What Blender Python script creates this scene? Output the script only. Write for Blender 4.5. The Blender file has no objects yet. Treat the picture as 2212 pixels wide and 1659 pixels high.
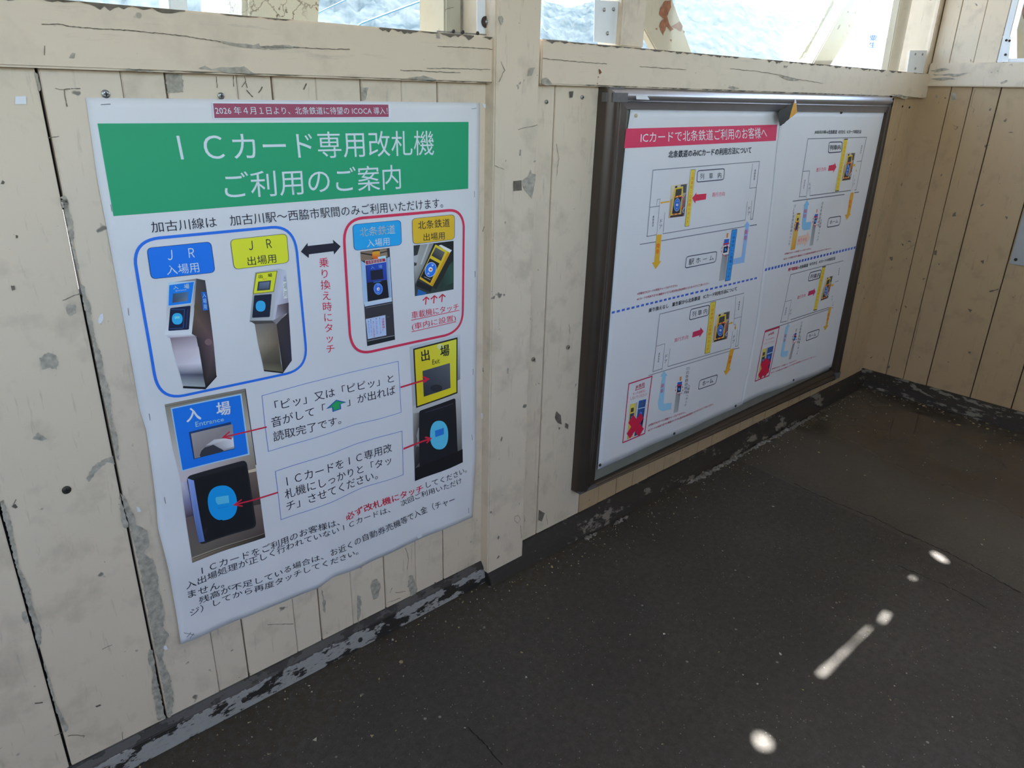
import bpy, bmesh, math, random
from mathutils import Vector, Matrix, noise
from mathutils.geometry import tessellate_polygon
random.seed(7)
C = bpy.context.scene.collection

# ------------------------------------------------------------------ camera
W, H, F = 2212.0, 1659.0, 1578.443
YAW, PITCH, ROLL = 0.7457087, 0.3811426, 0.0262544
CAM = Vector((0.0, -1.2318, 1.21))
fw = Vector((math.sin(YAW)*math.cos(PITCH), math.cos(YAW)*math.cos(PITCH), -math.sin(PITCH)))
r0 = Vector((math.cos(YAW), -math.sin(YAW), 0)); u0 = r0.cross(fw)
RT = math.cos(ROLL)*r0 + math.sin(ROLL)*u0
UP = -math.sin(ROLL)*r0 + math.cos(ROLL)*u0
cd = bpy.data.cameras.new('camera'); co = bpy.data.objects.new('camera', cd); C.objects.link(co)
cd.sensor_fit = 'HORIZONTAL'; cd.sensor_width = 36; cd.lens = 36*F/W; cd.clip_start = .02; cd.clip_end = 3000
co.matrix_world = Matrix(((RT.x, UP.x, -fw.x, CAM.x), (RT.y, UP.y, -fw.y, CAM.y), (RT.z, UP.z, -fw.z, CAM.z), (0, 0, 0, 1)))
S = bpy.context.scene; S.camera = co
# ------------------------------------------------------------------ sky, sun, exposure
SUN = Vector((.39, .2, .86)).normalized()
wd = bpy.data.worlds.new('sky'); S.world = wd; wd.use_nodes = True
nt = wd.node_tree; sk = nt.nodes.new('ShaderNodeTexSky'); sk.sky_type = 'NISHITA'; sk.sun_disc = False
sk.sun_elevation = math.asin(SUN.z); sk.sun_rotation = math.atan2(SUN.x, SUN.y); sk.air_density = 1.0; sk.dust_density = 3.0
bg = nt.nodes['Background']; nt.links.new(sk.outputs[0], bg.inputs[0]); bg.inputs[1].default_value = 1.0
sl = bpy.data.lights.new('sun', 'SUN'); sl.energy = 27.0; sl.angle = math.radians(.53); sl.color = (1, .97, .92)
so = bpy.data.objects.new('sun', sl); C.objects.link(so); so.rotation_euler = SUN.to_track_quat('Z', 'Y').to_euler(); so.location = (8, 4, 14)
vs = S.view_settings; S.display_settings.display_device = 'sRGB'
vs.view_transform = 'Standard'; vs.look = 'None'; vs.gamma = 1; vs.use_curve_mapping = False
vs.exposure = 0.70

# ------------------------------------------------------------------ a pixel of the photo to a point on a real surface
def ray(px, py): return RT*((px-W/2)/F) - UP*((py-H/2)/F) + fw
def onY(px, py, y=0.):
    d = ray(px, py); return CAM + d*((y-CAM.y)/d.y)
def onX(px, py, x):
    d = ray(px, py); return CAM + d*((x-CAM.x)/d.x)
def onZ(px, py, z=0.):
    d = ray(px, py); return CAM + d*((z-CAM.z)/d.z)
def fr(ox, oy, s):                      # coordinates read off an enlarged detail, back to photo pixels
    return lambda pts: [(ox+a/s, oy+b/s) for a, b in pts]

# ------------------------------------------------------------------ colours and materials
def lin(c):
    c = c/255.
    return c/12.92 if c <= .04045 else ((c+.055)/1.055)**2.4
def L(r, g, b, k=1.): return (lin(r)*k, lin(g)*k, lin(b)*k, 1)
class NT:
    def __init__(s, name):
        s.m = bpy.data.materials.new(name); s.m.use_nodes = True; s.t = s.m.node_tree
        s.b = s.t.nodes['Principled BSDF']
    def n(s, typ, **kw):
        n = s.t.nodes.new('ShaderNode'+typ)
        for k, v in kw.items():
            if k.startswith('i_'):
                key = k[2:]; n.inputs[int(key) if key.isdigit() else key].default_value = v
            else: setattr(n, k, v)
        return n
    def l(s, a, b): s.t.links.new(a, b)
    def noise(s, vec, scale, detail=4, rough=.55, out=0):
        n = s.n('TexNoise'); n.inputs['Scale'].default_value = scale; n.inputs['Detail'].default_value = detail; n.inputs['Roughness'].default_value = rough
        s.l(vec, n.inputs['Vector']); return n.outputs[out]
    def ramp(s, fac, a, b, ca=(0, 0, 0, 1), cb=(1, 1, 1, 1)):
        r = s.n('ValToRGB'); e = r.color_ramp.elements; e[0].position = a; e[1].position = b; e[0].color = ca; e[1].color = cb
        s.l(fac, r.inputs[0]); return r.outputs[0]
    def mix(s, fac, a, b, mode='MIX'):
        m = s.n('Mix', data_type='RGBA', blend_type=mode)
        for sock, v in ((m.inputs[0], fac), (m.inputs[6], a), (m.inputs[7], b)):
            if hasattr(v, 'is_linked'): s.l(v, sock)
            else: sock.default_value = v
        return m.outputs[2]
    def math(s, op, a, b=0.):
        m = s.n('Math', operation=op)
        for sock, v in ((m.inputs[0], a), (m.inputs[1], b)):
            if hasattr(v, 'is_linked'): s.l(v, sock)
            else: sock.default_value = v
        return m.outputs[0]
    def coords(s, scale=(1, 1, 1), rnd=True):
        tc = s.n('TexCoord'); mp = s.n('Mapping'); mp.inputs['Scale'].default_value = scale; s.l(tc.outputs['Object'], mp.inputs[0])
        if rnd:
            oi = s.n('ObjectInfo'); v = s.n('VectorMath', operation='SCALE'); v.inputs[0].default_value = (7, 13, 5)
            s.l(oi.outputs['Random'], v.inputs['Scale']); s.l(v.outputs[0], mp.inputs['Location'])
        return mp.outputs[0]
    def bump(s, h, strength=.3, dist=.002):
        b = s.n('Bump'); b.inputs['Strength'].default_value = strength; b.inputs['Distance'].default_value = dist
        s.l(h, b.inputs['Height']); s.l(b.outputs[0], s.b.inputs['Normal'])
def plain(name, col, rough=.6, metal=0., var=.12, scale=40, spec=.5):
    t = NT(name); v = t.coords(); n = t.noise(v, scale)
    d = tuple(c*(1-var*2) for c in col[:3])+(1,); e = tuple(min(1, c*(1+var)) for c in col[:3])+(1,)
    t.l(t.ramp(n, .3, .7, d, e), t.b.inputs['Base Color']); t.b.inputs['Roughness'].default_value = rough; t.b.inputs['Metallic'].default_value = metal
    t.b.inputs['Specular IOR Level'].default_value = spec; t.bump(n, .12, .001)
    return t.m
def paint(name, base, along='z', dirt=1.0, bare=.0):
    """old cream oil paint over wood: grain along the board, smudges, small chips, grime"""
    t = NT(name); sc = {'z': (1, 1, .12), 'x': (.12, 1, 1)}[along]
    v = t.coords(); vg = t.coords(sc)
    big = t.noise(v, 2.5, 3); mid = t.noise(v, 14, 5, .6); grain = t.noise(vg, 90, 5, .65); fine = t.noise(v, 120, 3, .6); spot = t.noise(v, 34, 2, .5)
    col = t.mix(t.ramp(big, .3, .7), tuple(c*.93 for c in base[:3])+(1,), base)
    oi = t.n('ObjectInfo'); col = t.mix(t.math('MULTIPLY', oi.outputs['Random'], .5), col, (base[0]*.95, base[1]*.92, base[2]*.86, 1))
    col = t.mix(t.math('MULTIPLY', t.ramp(mid, .52, .75), .20*dirt), col, L(120, 108, 88))
    col = t.mix(t.math('MULTIPLY', t.ramp(grain, .6, .8), .30*dirt), col, L(118, 108, 92))
    col = t.mix(t.math('MULTIPLY', t.ramp(spot, .72, .76), .55*dirt), col, L(98, 92, 82))
    col = t.mix(t.math('MULTIPLY', t.ramp(fine, .74, .78), .6*dirt), col, L(60, 52, 44))
    if bare:
        chip = t.math('MULTIPLY', t.ramp(mid, 1-bare-.02, 1-bare), 1.); col = t.mix(chip, col, L(150, 148, 142))
    t.l(col, t.b.inputs['Base Color']); t.b.inputs['Roughness'].default_value = .48
    t.bump(t.math('ADD', t.math('MULTIPLY', grain, .8), t.math('MULTIPLY', mid, .6)), .25, .0015)
    return t.m
CREAM = L(230, 212, 186)
M = {}
M['plank'] = paint('cream_paint_upright', CREAM, 'z', 1.5)
M['rail'] = paint('cream_paint_level', CREAM, 'x', .9)
M['plankR'] = paint('ochre_cream_bounce_tinted_paint', L(196, 168, 130), 'z', 1.6)  # older ochre paint, with warm bounced light tinted into the colour
M['outer'] = paint('cream_paint_steel', L(196, 189, 170), 'z', 1.2); M['outer'].node_tree.nodes['Principled BSDF'].inputs['Specular IOR Level'].default_value = .12; M['outer'].node_tree.nodes['Principled BSDF'].inputs['Roughness'].default_value = .8
M['bare'] = plain('bare_grey_wood', L(182, 173, 155), .8, 0, .2, 90)
M['darkwood'] = plain('weathered_dark_wood', L(118, 108, 94), .85, 0, .2, 60)
M['crackline'] = plain('crack_in_paint', L(128, 117, 100), .9, 0, .2, 80)
M['black'] = plain('black_gap', L(26, 23, 21), .9, 0, .2, 30)
M['rust'] = plain('rust_brown', L(150, 92, 62), .9, 0, .25, 60)
M['moss'] = plain('yellow_green_moss', L(150, 148, 96), .95, 0, .3, 60)
M['screw'] = plain('dull_steel', L(170, 168, 164), .38, .8, .15, 200)
M['nail'] = plain('dark_nail', L(70, 64, 56), .55, .5, .2, 200)
M['staple'] = plain('grey_staple_wire', L(120, 118, 116), .4, .7, .1, 200)
M['paintedscrew'] = plain('painted_over_screw', L(150, 138, 116), .5, .2, .2, 200)
M['rubber'] = plain('brown_black_rubber', L(70, 52, 48), .8, 0, .1, 100)
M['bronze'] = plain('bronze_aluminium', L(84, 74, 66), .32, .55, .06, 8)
M['frametop'] = plain('dusty_sky_lit_bronze', L(168, 166, 170), .3, .75, .05, 8)  # top rail only: dust, and sky reflection put in as a lighter base
M['cap'] = plain('dark_grey_plastic', L(104, 101, 100), .55, 0, .1, 50)
M['backing'] = plain('grey_green_backing', L(128, 128, 118), .6, 0, .05, 20)
M['paper'] = plain('white_paper', (.82, .81, .805, 1), .55, 0, .012, 6)
M['scrap'] = plain('white_tape', (.82, .83, .84, 1), .5, 0, .02, 30)
M['plate'] = plain('pale_grey_plate', L(178, 180, 178), .4, .1, .04, 20)
M['bracket'] = plain('white_bracket_plastic', (.86, .88, .88, 1), .35, 0, .02, 20)
M['wire'] = plain('cyan_cable', L(52, 118, 140), .5, 0, .1, 5)
M['wiredark'] = plain('dark_cable', L(60, 66, 72), .5, 0, .1, 5)
M['white'] = plain('white_enamel', (.82, .83, .84, 1), .5, 0, .02, 5)
M['tapey'] = plain('yellow_tape', L(236, 170, 50), .35, 0, .1, 60)
M['tapek'] = plain('black_tape', L(34, 40, 42), .35, 0, .2, 60)
M['roof'] = plain('pale_roof_sheet', L(200, 196, 186), .7, 0, .05, 5)
M['pinb'] = plain('dark_pin', L(66, 60, 52), .4, .4, .1, 90)
M['pinw'] = plain('cream_pin', L(222, 210, 170), .35, 0, .05, 90)
# vertex-coloured print (flat ink on paper)
t = NT('printed_ink'); a = t.n('VertexColor', layer_name='Col'); t.l(a.outputs[0], t.b.inputs['Base Color']); t.b.inputs['Roughness'].default_value = .5
t.b.inputs['Specular IOR Level'].default_value = .35; M['ink'] = t.m
# cracked cream paint on the thick column outside
t = NT('flaking_cream_paint'); v = t.coords(); vo = t.n('TexVoronoi', feature='DISTANCE_TO_EDGE'); vo.inputs['Scale'].default_value = 26; wv = t.mix(.08, v, t.noise(v, 25, 4, .6, 1)); t.l(wv, vo.inputs['Vector'])
edge = t.ramp(vo.outputs[0], .0, .06, (1, 1, 1, 1), (0, 0, 0, 1)); pres = t.ramp(t.noise(v, 9, 2), .42, .55)
t.l(t.mix(t.math('MULTIPLY', edge, pres), L(216, 209, 186), L(110, 92, 70)), t.b.inputs['Base Color']); t.b.inputs['Roughness'].default_value = .6; t.bump(vo.outputs[0], .6, .01); M['flake'] = t.m
# baseboard: grey metal with torn black paint
def base_mat(name, lo, hi, grey, ztop=9):
    t = NT(name); v = t.coords((1, 1, 2.4) if 'flecked' not in name else (1, .8, 4)); n = t.noise(v, 11 if 'flecked' not in name else 17, 6, .68); n2 = t.noise(v, 70, 4)
    c = t.mix(t.ramp(n, lo, hi), L(44, 39, 34), grey); c = t.mix(t.math('MULTIPLY', t.ramp(n2, .55, .75), .45), c, L(70, 66, 58))
    xz = t.n('SeparateXYZ'); tc_ = t.n('TexCoord'); t.l(tc_.outputs['Object'], xz.inputs[0]); zz = t.math('ADD', xz.outputs[2], t.math('MULTIPLY', t.math('SUBTRACT', n2, .5), .02))
    c = t.mix(t.math('MULTIPLY', t.math('GREATER_THAN', zz, ztop), .85), c, L(52, 46, 40))
    t.l(c, t.b.inputs['Base Color']); t.b.inputs['Roughness'].default_value = .6; t.bump(t.ramp(n, lo, hi), .5, .002); return t.m
M['baseA'] = base_mat('peeling_black_on_grey_metal', .46, .48, L(160, 157, 151), .045)
M['baseB'] = base_mat('black_painted_kerb', .57, .61, L(124, 117, 105))
M['baseC'] = base_mat('black_painted_kerb_flecked', .555, .575, L(124, 121, 112))
# floor: old asphalt, damp towards the far corner
t = NT('asphalt'); v = t.coords((1, 1, 1), False); 
n1 = t.noise(v, 3, 4, .6); n2 = t.noise(v, 60, 5, .7); n3 = t.noise(v, 220, 3, .7); sp = t.n('TexVoronoi'); sp.inputs['Scale'].default_value = 170; t.l(v, sp.inputs['Vector'])
sp2 = t.n('TexVoronoi'); sp2.inputs['Scale'].default_value = 38; t.l(v, sp2.inputs['Vector'])
col = t.mix(t.ramp(n1, .35, .65), L(66, 63, 59), L(79, 76, 71)); col = t.mix(t.ramp(n2, .35, .7), col, L(54, 50, 46))
col = t.mix(t.math('MULTIPLY', t.ramp(n3, .58, .72), .5), col, L(112, 106, 98))
sepc = t.n('SeparateColor'); t.l(sp.outputs['Color'], sepc.inputs[0]); st = t.math('MULTIPLY', t.ramp(sp.outputs['Distance'], .18, .26, (1, 1, 1, 1), (0, 0, 0, 1)), t.math('GREATER_THAN', sepc.outputs[0], .93)); col = t.mix(t.math('MULTIPLY', st, .8), col, L(150, 146, 138))
sepd = t.n('SeparateColor'); t.l(sp2.outputs['Color'], sepd.inputs[0]); st2 = t.math('MULTIPLY', t.ramp(sp2.outputs['Distance'], .10, .14, (1, 1, 1, 1), (0, 0, 0, 1)), t.math('GREATER_THAN', sepd.outputs[0], .955)); col = t.mix(t.math('MULTIPLY', st2, .7), col, L(170, 166, 156))
xyz = t.n('SeparateXYZ'); tc = t.n('TexCoord'); t.l(tc.outputs['Object'], xyz.inputs[0])
# signed distance beyond the long crack (line through two floor points)
ca, cb = onZ(1700, 1043), onZ(2212, 1283); dn = Vector((-(cb.y-ca.y), cb.x-ca.x)).normalized()
if dn.dot(Vector((3.3-ca.x, -.3-ca.y))) < 0: dn = -dn
sd = t.math('ADD', t.math('MULTIPLY', xyz.outputs[0], dn.x), t.math('ADD', t.math('MULTIPLY', xyz.outputs[1], dn.y), -(dn.x*ca.x+dn.y*ca.y)))
sdn = t.math('ADD', sd, t.math('MULTIPLY', t.math('SUBTRACT', n1, .5), .35))
wet = t.math('MULTIPLY', t.ramp(sdn, .30, .50), t.ramp(t.noise(v, 2.1, 3, .5), .38, .60)); beyond = t.math('MULTIPLY', t.math('ADD', t.math('MULTIPLY', t.ramp(sd, -.003, .003), .45), t.math('MULTIPLY', t.ramp(sdn, -.02, .25), .55)), 1.)
moss = t.math('MULTIPLY', t.ramp(t.math('ADD', xyz.outputs[1], t.math('MULTIPLY', n1, .35)), -.12, .14), .75)
col = t.mix(t.math('MULTIPLY', moss, t.ramp(n2, .4, .6)), col, L(66, 57, 38))
col = t.mix(t.math('MULTIPLY', beyond, .7), col, L(92, 86, 77)); col = t.mix(t.math('MULTIPLY', wet, .5), col, L(58, 51, 42))
t.l(col, t.b.inputs['Base Color'])
rg = t.mix(wet, t.mix(t.math('MULTIPLY', n1, beyond), (.62, .62, .62, 1), (.36, .36, .36, 1)), (.055, .055, .055, 1)); t.l(rg, t.b.inputs['Roughness'])
hh = t.math('MULTIPLY', t.math('ADD', n2, t.math('MULTIPLY', n3, .7)), t.math('SUBTRACT', 1., t.math('MULTIPLY', beyond, .75))); hh = t.math('MULTIPLY', hh, t.math('SUBTRACT', 1.03, wet)); t.bump(hh, .55, .006); M['floor'] = t.m
# forest, with bluish haze put into its colour, and outdoor ground
t = NT('haze_tinted_woods'); v = t.coords((1, 1, 1), False); n = t.noise(v, .11, 6, .65)
t.l(t.ramp(n, .32, .68, (.025, .038, .046, 1), (.070, .084, .090, 1)), t.b.inputs['Base Color']); t.b.inputs['Roughness'].default_value = 1.; t.b.inputs['Specular IOR Level'].default_value = 0; M['hill'] = t.m
M['ground'] = plain('brown_ballast', L(96, 92, 86), 1., 0, .1, .3, 0.)
# clear acrylic sheet: see-through with a reflecting face
t = NT('clear_acrylic'); tr = t.n('BsdfTransparent'); tr.inputs[0].default_value = (.93, .95, .95, 1); gl = t.n('BsdfGlossy'); gl.inputs['Roughness'].default_value = .05
fz = t.n('LayerWeight'); fz.inputs[0].default_value = .5; mx = t.n('MixShader'); t.l(t.math('ADD', t.math('MULTIPLY', t.math('POWER', fz.outputs[1], 5.), .9), .03), mx.inputs[0]); t.l(tr.outputs[0], mx.inputs[1]); t.l(gl.outputs[0], mx.inputs[2])
t.l(mx.outputs[0], t.t.nodes['Material Output'].inputs[0]); M['acrylic'] = t.m

# ------------------------------------------------------------------ object helpers
def props(o, label=None, cat=None, group=None, kind=None):
    for k, v in (('label', label), ('category', cat), ('group', group), ('kind', kind)):
        if v: o[k] = v
    return o
def empty(name, loc, **kw):
    o = bpy.data.objects.new(name, None); o.empty_display_size = .05; o.location = loc; C.objects.link(o); return props(o, **kw)
class MB:
    def __init__(s): s.v = []; s.f = []
    def add(s, vs_, fs):
        k = len(s.v); s.v += [Vector(p) for p in vs_]; s.f += [tuple(i+k for i in f) for f in fs]; return s
    def prism(s, pts, vec):                 # pts: closed outline in 3D, pushed along vec
        n = len(pts); p = [Vector(q) for q in pts]; vec = Vector(vec)
        s.add(p+[q+vec for q in p], [tuple(range(n)), tuple(range(2*n-1, n-1, -1))]+[(i, i+n, (i+1) % n+n, (i+1) % n) for i in range(n)]); return s
    def box(s, a, b):
        x0, y0, z0 = a; x1, y1, z1 = b
        return s.prism([(x0, y0, z0), (x1, y0, z0), (x1, y0, z1), (x0, y0, z1)], (0, y1-y0, 0))
    def tube(s, pts, r, n=8):
        pts = [Vector(p) for p in pts]; k = len(s.v)
        for i, p in enumerate(pts):
            d = (pts[min(i+1, len(pts)-1)]-pts[max(i-1, 0)]).normalized(); a = d.orthogonal().normalized(); b = d.cross(a)
            s.v += [p+(a*math.cos(2*math.pi*j/n)+b*math.sin(2*math.pi*j/n))*r for j in range(n)]
        for i in range(len(pts)-1):
            s.f += [(k+i*n+j, k+i*n+(j+1) % n, k+(i+1)*n+(j+1) % n, k+(i+1)*n+j) for j in range(n)]
        s.f += [tuple(range(k+n-1, k-1, -1)), tuple(range(k+(len(pts)-1)*n, k+len(pts)*n))]; return s
    def disc(s, c, nrm, r, h, n=14, dome=.0):     # short cylinder with an optional domed top
        c = Vector(c); d = Vector(nrm).normalized(); a = d.orthogonal().normalized(); b = d.cross(a); k = len(s.v); rings = [(r, 0), (r, h)] + ([(r*.62, h+dome), (r*.2, h+dome*1.25)] if dome else [])
        for rr, hh in rings: s.v += [c+d*hh+(a*math.cos(2*math.pi*j/n)+b*math.sin(2*math.pi*j/n))*rr for j in range(n)]
        for i in range(len(rings)-1): s.f += [(k+i*n+j, k+i*n+(j+1) % n, k+(i+1)*n+(j+1) % n, k+(i+1)*n+j) for j in range(n)]
        s.f += [tuple(range(k+n-1, k-1, -1)), tuple(range(k+(len(rings)-1)*n, k+len(rings)*n))]; return s
    def build(s, name, mat, parent=None, bevel=0., smooth=False, origin=None, **kw):
        o0 = Vector(origin) if origin is not None else Vector((0, 0, 0))
        base = o0
        if parent is not None:
            wp = Vector((0, 0, 0)); q = parent
            while q: wp += q.location; q = q.parent
            base = o0 if origin is not None else wp
        me = bpy.data.meshes.new(name); me.from_pydata([p-base for p in s.v], [], s.f); me.validate()
        bm = bmesh.new(); bm.from_mesh(me); bmesh.ops.recalc_face_normals(bm, faces=bm.faces[:])
        if bevel: bmesh.ops.bevel(bm, geom=bm.edges[:], offset=bevel, segments=2, affect='EDGES', clamp_overlap=True)
        bm.to_mesh(me); bm.free()
        if smooth: me.shade_smooth()
        me.materials.append(mat); o = bpy.data.objects.new(name, me); C.objects.link(o)
        if parent is not None: o.parent = parent; o.location = base-wp
        else: o.location = base
        return props(o, **kw)
def jag(pts, step, amp):                     # rough up an outline
    out = []; n = len(pts)
    for i in range(n):
        a, b = Vector(pts[i]), Vector(pts[(i+1) % n]); k = max(1, int((b-a).length/step))
        for j in range(k):
            p = a.lerp(b, j/k)
            if j: p += Vector((random.uniform(-amp, amp), random.uniform(-amp, amp)))
            out.append((p.x, p.y))
    return out
def flat_patch(mb, pts3):
    tri = tessellate_polygon([[Vector(p) for p in pts3]]); mb.add(pts3, [tuple(q) for q in tri])
def scars(name, parent, mat, polys, place, step=4.5, amp=1.7):
    mb = MB()
    for pl in polys: flat_patch(mb, [place(*q) for q in jag(pl, step, amp)])
    return mb.build(name, mat, parent, kind='stuff')

# ------------------------------------------------------------------ setting: floor
X1 = 3.33; ZB = .055; ZR0, ZR1 = 1.2232, 1.3085; YB = -2.9; XL = -9.0; ZC = 2.35
fl = MB().box((XL, YB, -.12), (X1+.3, .06, 0)).build('floor', M['floor'], kind='structure')
def crack(pts, w):
    mb = MB(); P = []
    for i in range(len(pts)-1):
        a, b = Vector(pts[i]), Vector(pts[i+1]); k = max(2, int((b-a).length/7))
        P += [a.lerp(b, j/k)+Vector((random.uniform(-1.5, 1.5), random.uniform(-1.5, 1.5))) for j in range(k)]
    G = [onZ(p.x, p.y, .0008) for p in P]
    for i in range(len(G)-1):
        d = (G[i+1]-G[i]); n = Vector((-d.y, d.x, 0)).normalized(); w0 = w*random.uniform(.5, 1.1)
        mb.add([G[i]-n*w0, G[i]+n*w0, G[i+1]+n*w0, G[i+1]-n*w0], [(0, 1, 2, 3)])
    return mb
c1 = crack([(1715, 1045), (1790, 1080), (1850, 1104), (1900, 1123), (1940, 1145), (2020, 1180), (2090, 1216), (2150, 1250), (2212, 1285)], .0016); c1.build('floor_crack', M['black'], fl, kind='stuff')
crack([(1940, 1222), (2000, 1246), (2070, 1278), (2140, 1318)], .0011).build('floor_crack', M['black'], fl, kind='stuff')
crack([(1010, 1570), (1040, 1600), (1065, 1630), (1090, 1659)], .0012).build('floor_crack', M['black'], fl, kind='stuff')

# ------------------------------------------------------------------ setting: long plank wall on the left
wl = MB()
gx, gz0, gz1 = .2455, onY(180, 640).z, onY(137, 455).z
for a, b in (((XL, .012, 0), (gx-.006, .05, 1.30)), ((gx+.008, .012, 0), (X1, .05, 1.30)), ((gx-.006, .012, 0), (gx+.008, .05, gz0)), ((gx-.006, .012, gz1), (gx+.008, .05, 1.30))): wl.box(a, b)
wl = wl.build('wall_left', M['black'], kind='structure')
def plank(parent, a, b, z0, z1, g0, g1, mat, y=0.):
    a += g0/2; b -= g1/2; dy = random.uniform(-.0008, .0008)
    return MB().box((a, y+dy, z0), (b, y+.0118, z1)).build('plank', mat, parent, bevel=.0012, origin=((a+b)/2, y, z0))
seams = [(-1.26, .003), (-1.09, .003), (-.92, .003), (-.755, .003), (-.59, .003), (-.42, .003), (-.255, .003), (-.088, .003), (.0795, .0045), (.2455, .0045), (.3505, .0012), (.4125, .0028), (.5225, .0012), (.581, .003), (.6605, .0008), (.7485, .0026), (.8355, .0008), (.9195, .0026), (1.066, .003)]
for (a, g0), (b, g1) in zip(seams, seams[1:]): plank(wl, a, b, ZB, ZR0+.02, g0, g1, M['plank'])
sr = [(1.140, .003), (1.2455, .0026), (1.418, .002), (1.504, .0012), (1.587, .0022), (1.667, .001), (1.746, .0025), (1.831, .0015), (1.925, .0025), (2.022, .0015), (2.11, .002), (2.2, .001), (2.29, .002), (2.38, .001), (2.47, .002), (2.56, .001), (2.65, .002), (2.74, .001), (2.83, .002), (2.92, .001), (3.01, .002), (3.09, .001), (3.168, .0025), (3.262, .0012), (3.33, .003)]
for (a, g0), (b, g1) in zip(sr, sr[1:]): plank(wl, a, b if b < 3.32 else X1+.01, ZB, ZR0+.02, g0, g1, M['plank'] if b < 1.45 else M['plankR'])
# setting: end wall on the right
wr = MB().box((X1+.012, YB, 0), (X1+.05, .05, 1.36)).build('wall_right', M['black'], kind='structure')
def plankR(a, b, z0, z1, g, mat, name='plank', parent=None):
    dx = random.uniform(-.0008, .0008)
    return MB().box((X1+dx, b+g/2, z0), (X1+.0118, a-g/2, z1)).build(name, mat, parent or wr, bevel=.0012, origin=(X1, (a+b)/2, z0))
ys = [.004, -.105, -.179, -.276, -.449, -.60, -.77, -.94, -1.11, -1.28, -1.45, -1.62, -1.79, -1.96, -2.13, -2.30, YB]
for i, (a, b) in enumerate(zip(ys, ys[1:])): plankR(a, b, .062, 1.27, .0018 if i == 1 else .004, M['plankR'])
# opposite wall, behind the photographer, and its planks
wb = MB().box((XL, YB-.05, 0), (X1, YB-.012, 1.30)).build('wall_back', M['black'], kind='structure')
# added unseen wall closing the passage, keeps light out at that end
we = MB().box((XL-.05, YB, 0), (XL, .05, ZC)).build('added_end_wall', M['plank'], kind='structure')
x = -2.6
while x < X1-.05:
    MB().box((x+.0015, YB-.0118, .055), (min(x+.167, X1)-.0015, YB, 1.24)).build('plank', M['plank'], wb, bevel=.0012); x += .167
# rails, posts
def trim(n, mb, mat, bevel=.003, **kw): return mb.build('trim_%d' % n, mat, None, bevel=bevel, kind='structure', **kw)
tr1 = trim(1, MB().box((XL, -.02, ZR0), (1.064, .07, ZR1)), M['rail'], origin=(-.1, 0, 1.25))
tr2 = trim(2, MB().box((1.180, -.02, ZR0+.001), (X1-.002, .07, ZR1+.004)), M['rail'], origin=(2.2, 0, 1.25))
yp = -.030
pq = [onY(1073, 0, yp), onY(1171, 0, yp), onY(1131, 1158, yp), onY(1053, 1213, yp)]
px0 = .5*(pq[0].x+pq[3].x); px1 = .5*(pq[1].x+pq[2].x)
tr3 = trim(3, MB().box((px0, yp, .035), (px1, .08, ZC)), M['plank'], origin=(px0, 0, .6))
tr4 = trim(4, MB().box((X1-.03, -.008, ZR1+.004), (X1+.10, .10, ZC)), M['plank'], origin=(X1, 0, 1.5))
mu = [onY(1342, 40, -.01), onY(1395, 40, -.01)]
tr5 = trim(5, MB().box((mu[0].x, -.01, ZR1+.004), (mu[1].x, .06, ZC)), M['plank'], origin=(mu[0].x, 0, 1.5))
tr6 = trim(6, MB().box((X1-.018, YB, 1.268), (X1+.07, -.012, 1.352)), M['plank'], origin=(X1, -1, 1.3))
tr7 = trim(7, MB().box((XL, YB-.07, ZR0), (X1, YB+.02, ZR1)), M['rail'], origin=(0, YB, 1.25))
for k, xx in enumerate((-6.2, -3.4, -.6, 2.2)): trim(8+k, MB().box((xx, YB-.08, 1.31), (xx+.11, YB+.02, ZC)), M['plank'], origin=(xx, YB, 1.5))
wb2 = MB().box((1.75, YB-.06, ZR1), (X1, YB-.015, ZC)).build('added_light_blocker', M['plank'], kind='structure')  # added out of view to cut the light reaching the end wall
trim(12, MB().box((-1.35, -.03, .035), (-1.22, .08, ZC)), M['plank'], origin=(-1.3, 0, 1.))
# beams under the roof edges
trim(13, MB().box((XL, -.01, 2.22), (X1, .07, ZC)), M['rail'], origin=(0, 0, 2.3)); trim(14, MB().box((XL, YB-.07, 2.22), (X1, YB+.01, ZC)), M['rail'], origin=(0, YB, 2.3))
# upper boards of the end wall beside its window
wr2 = empty('wall_upper', (X1, -.1, 1.352), kind='structure'); wr2.name = 'wall_right_upper'
yy = [-.012, -.075, -.16, -.238]
for a, b in zip(yy, yy[1:]): plankR(a, b, 1.352, ZC, .0016, M['plank'], parent=wr2)
MB().box((X1+.012, -.238, 1.352), (X1+.05, .0, ZC)).build('backing', M['black'], wr2)
plankR(-1.25, YB, 1.352, ZC, .001, M['plank'], parent=wr2)

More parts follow.
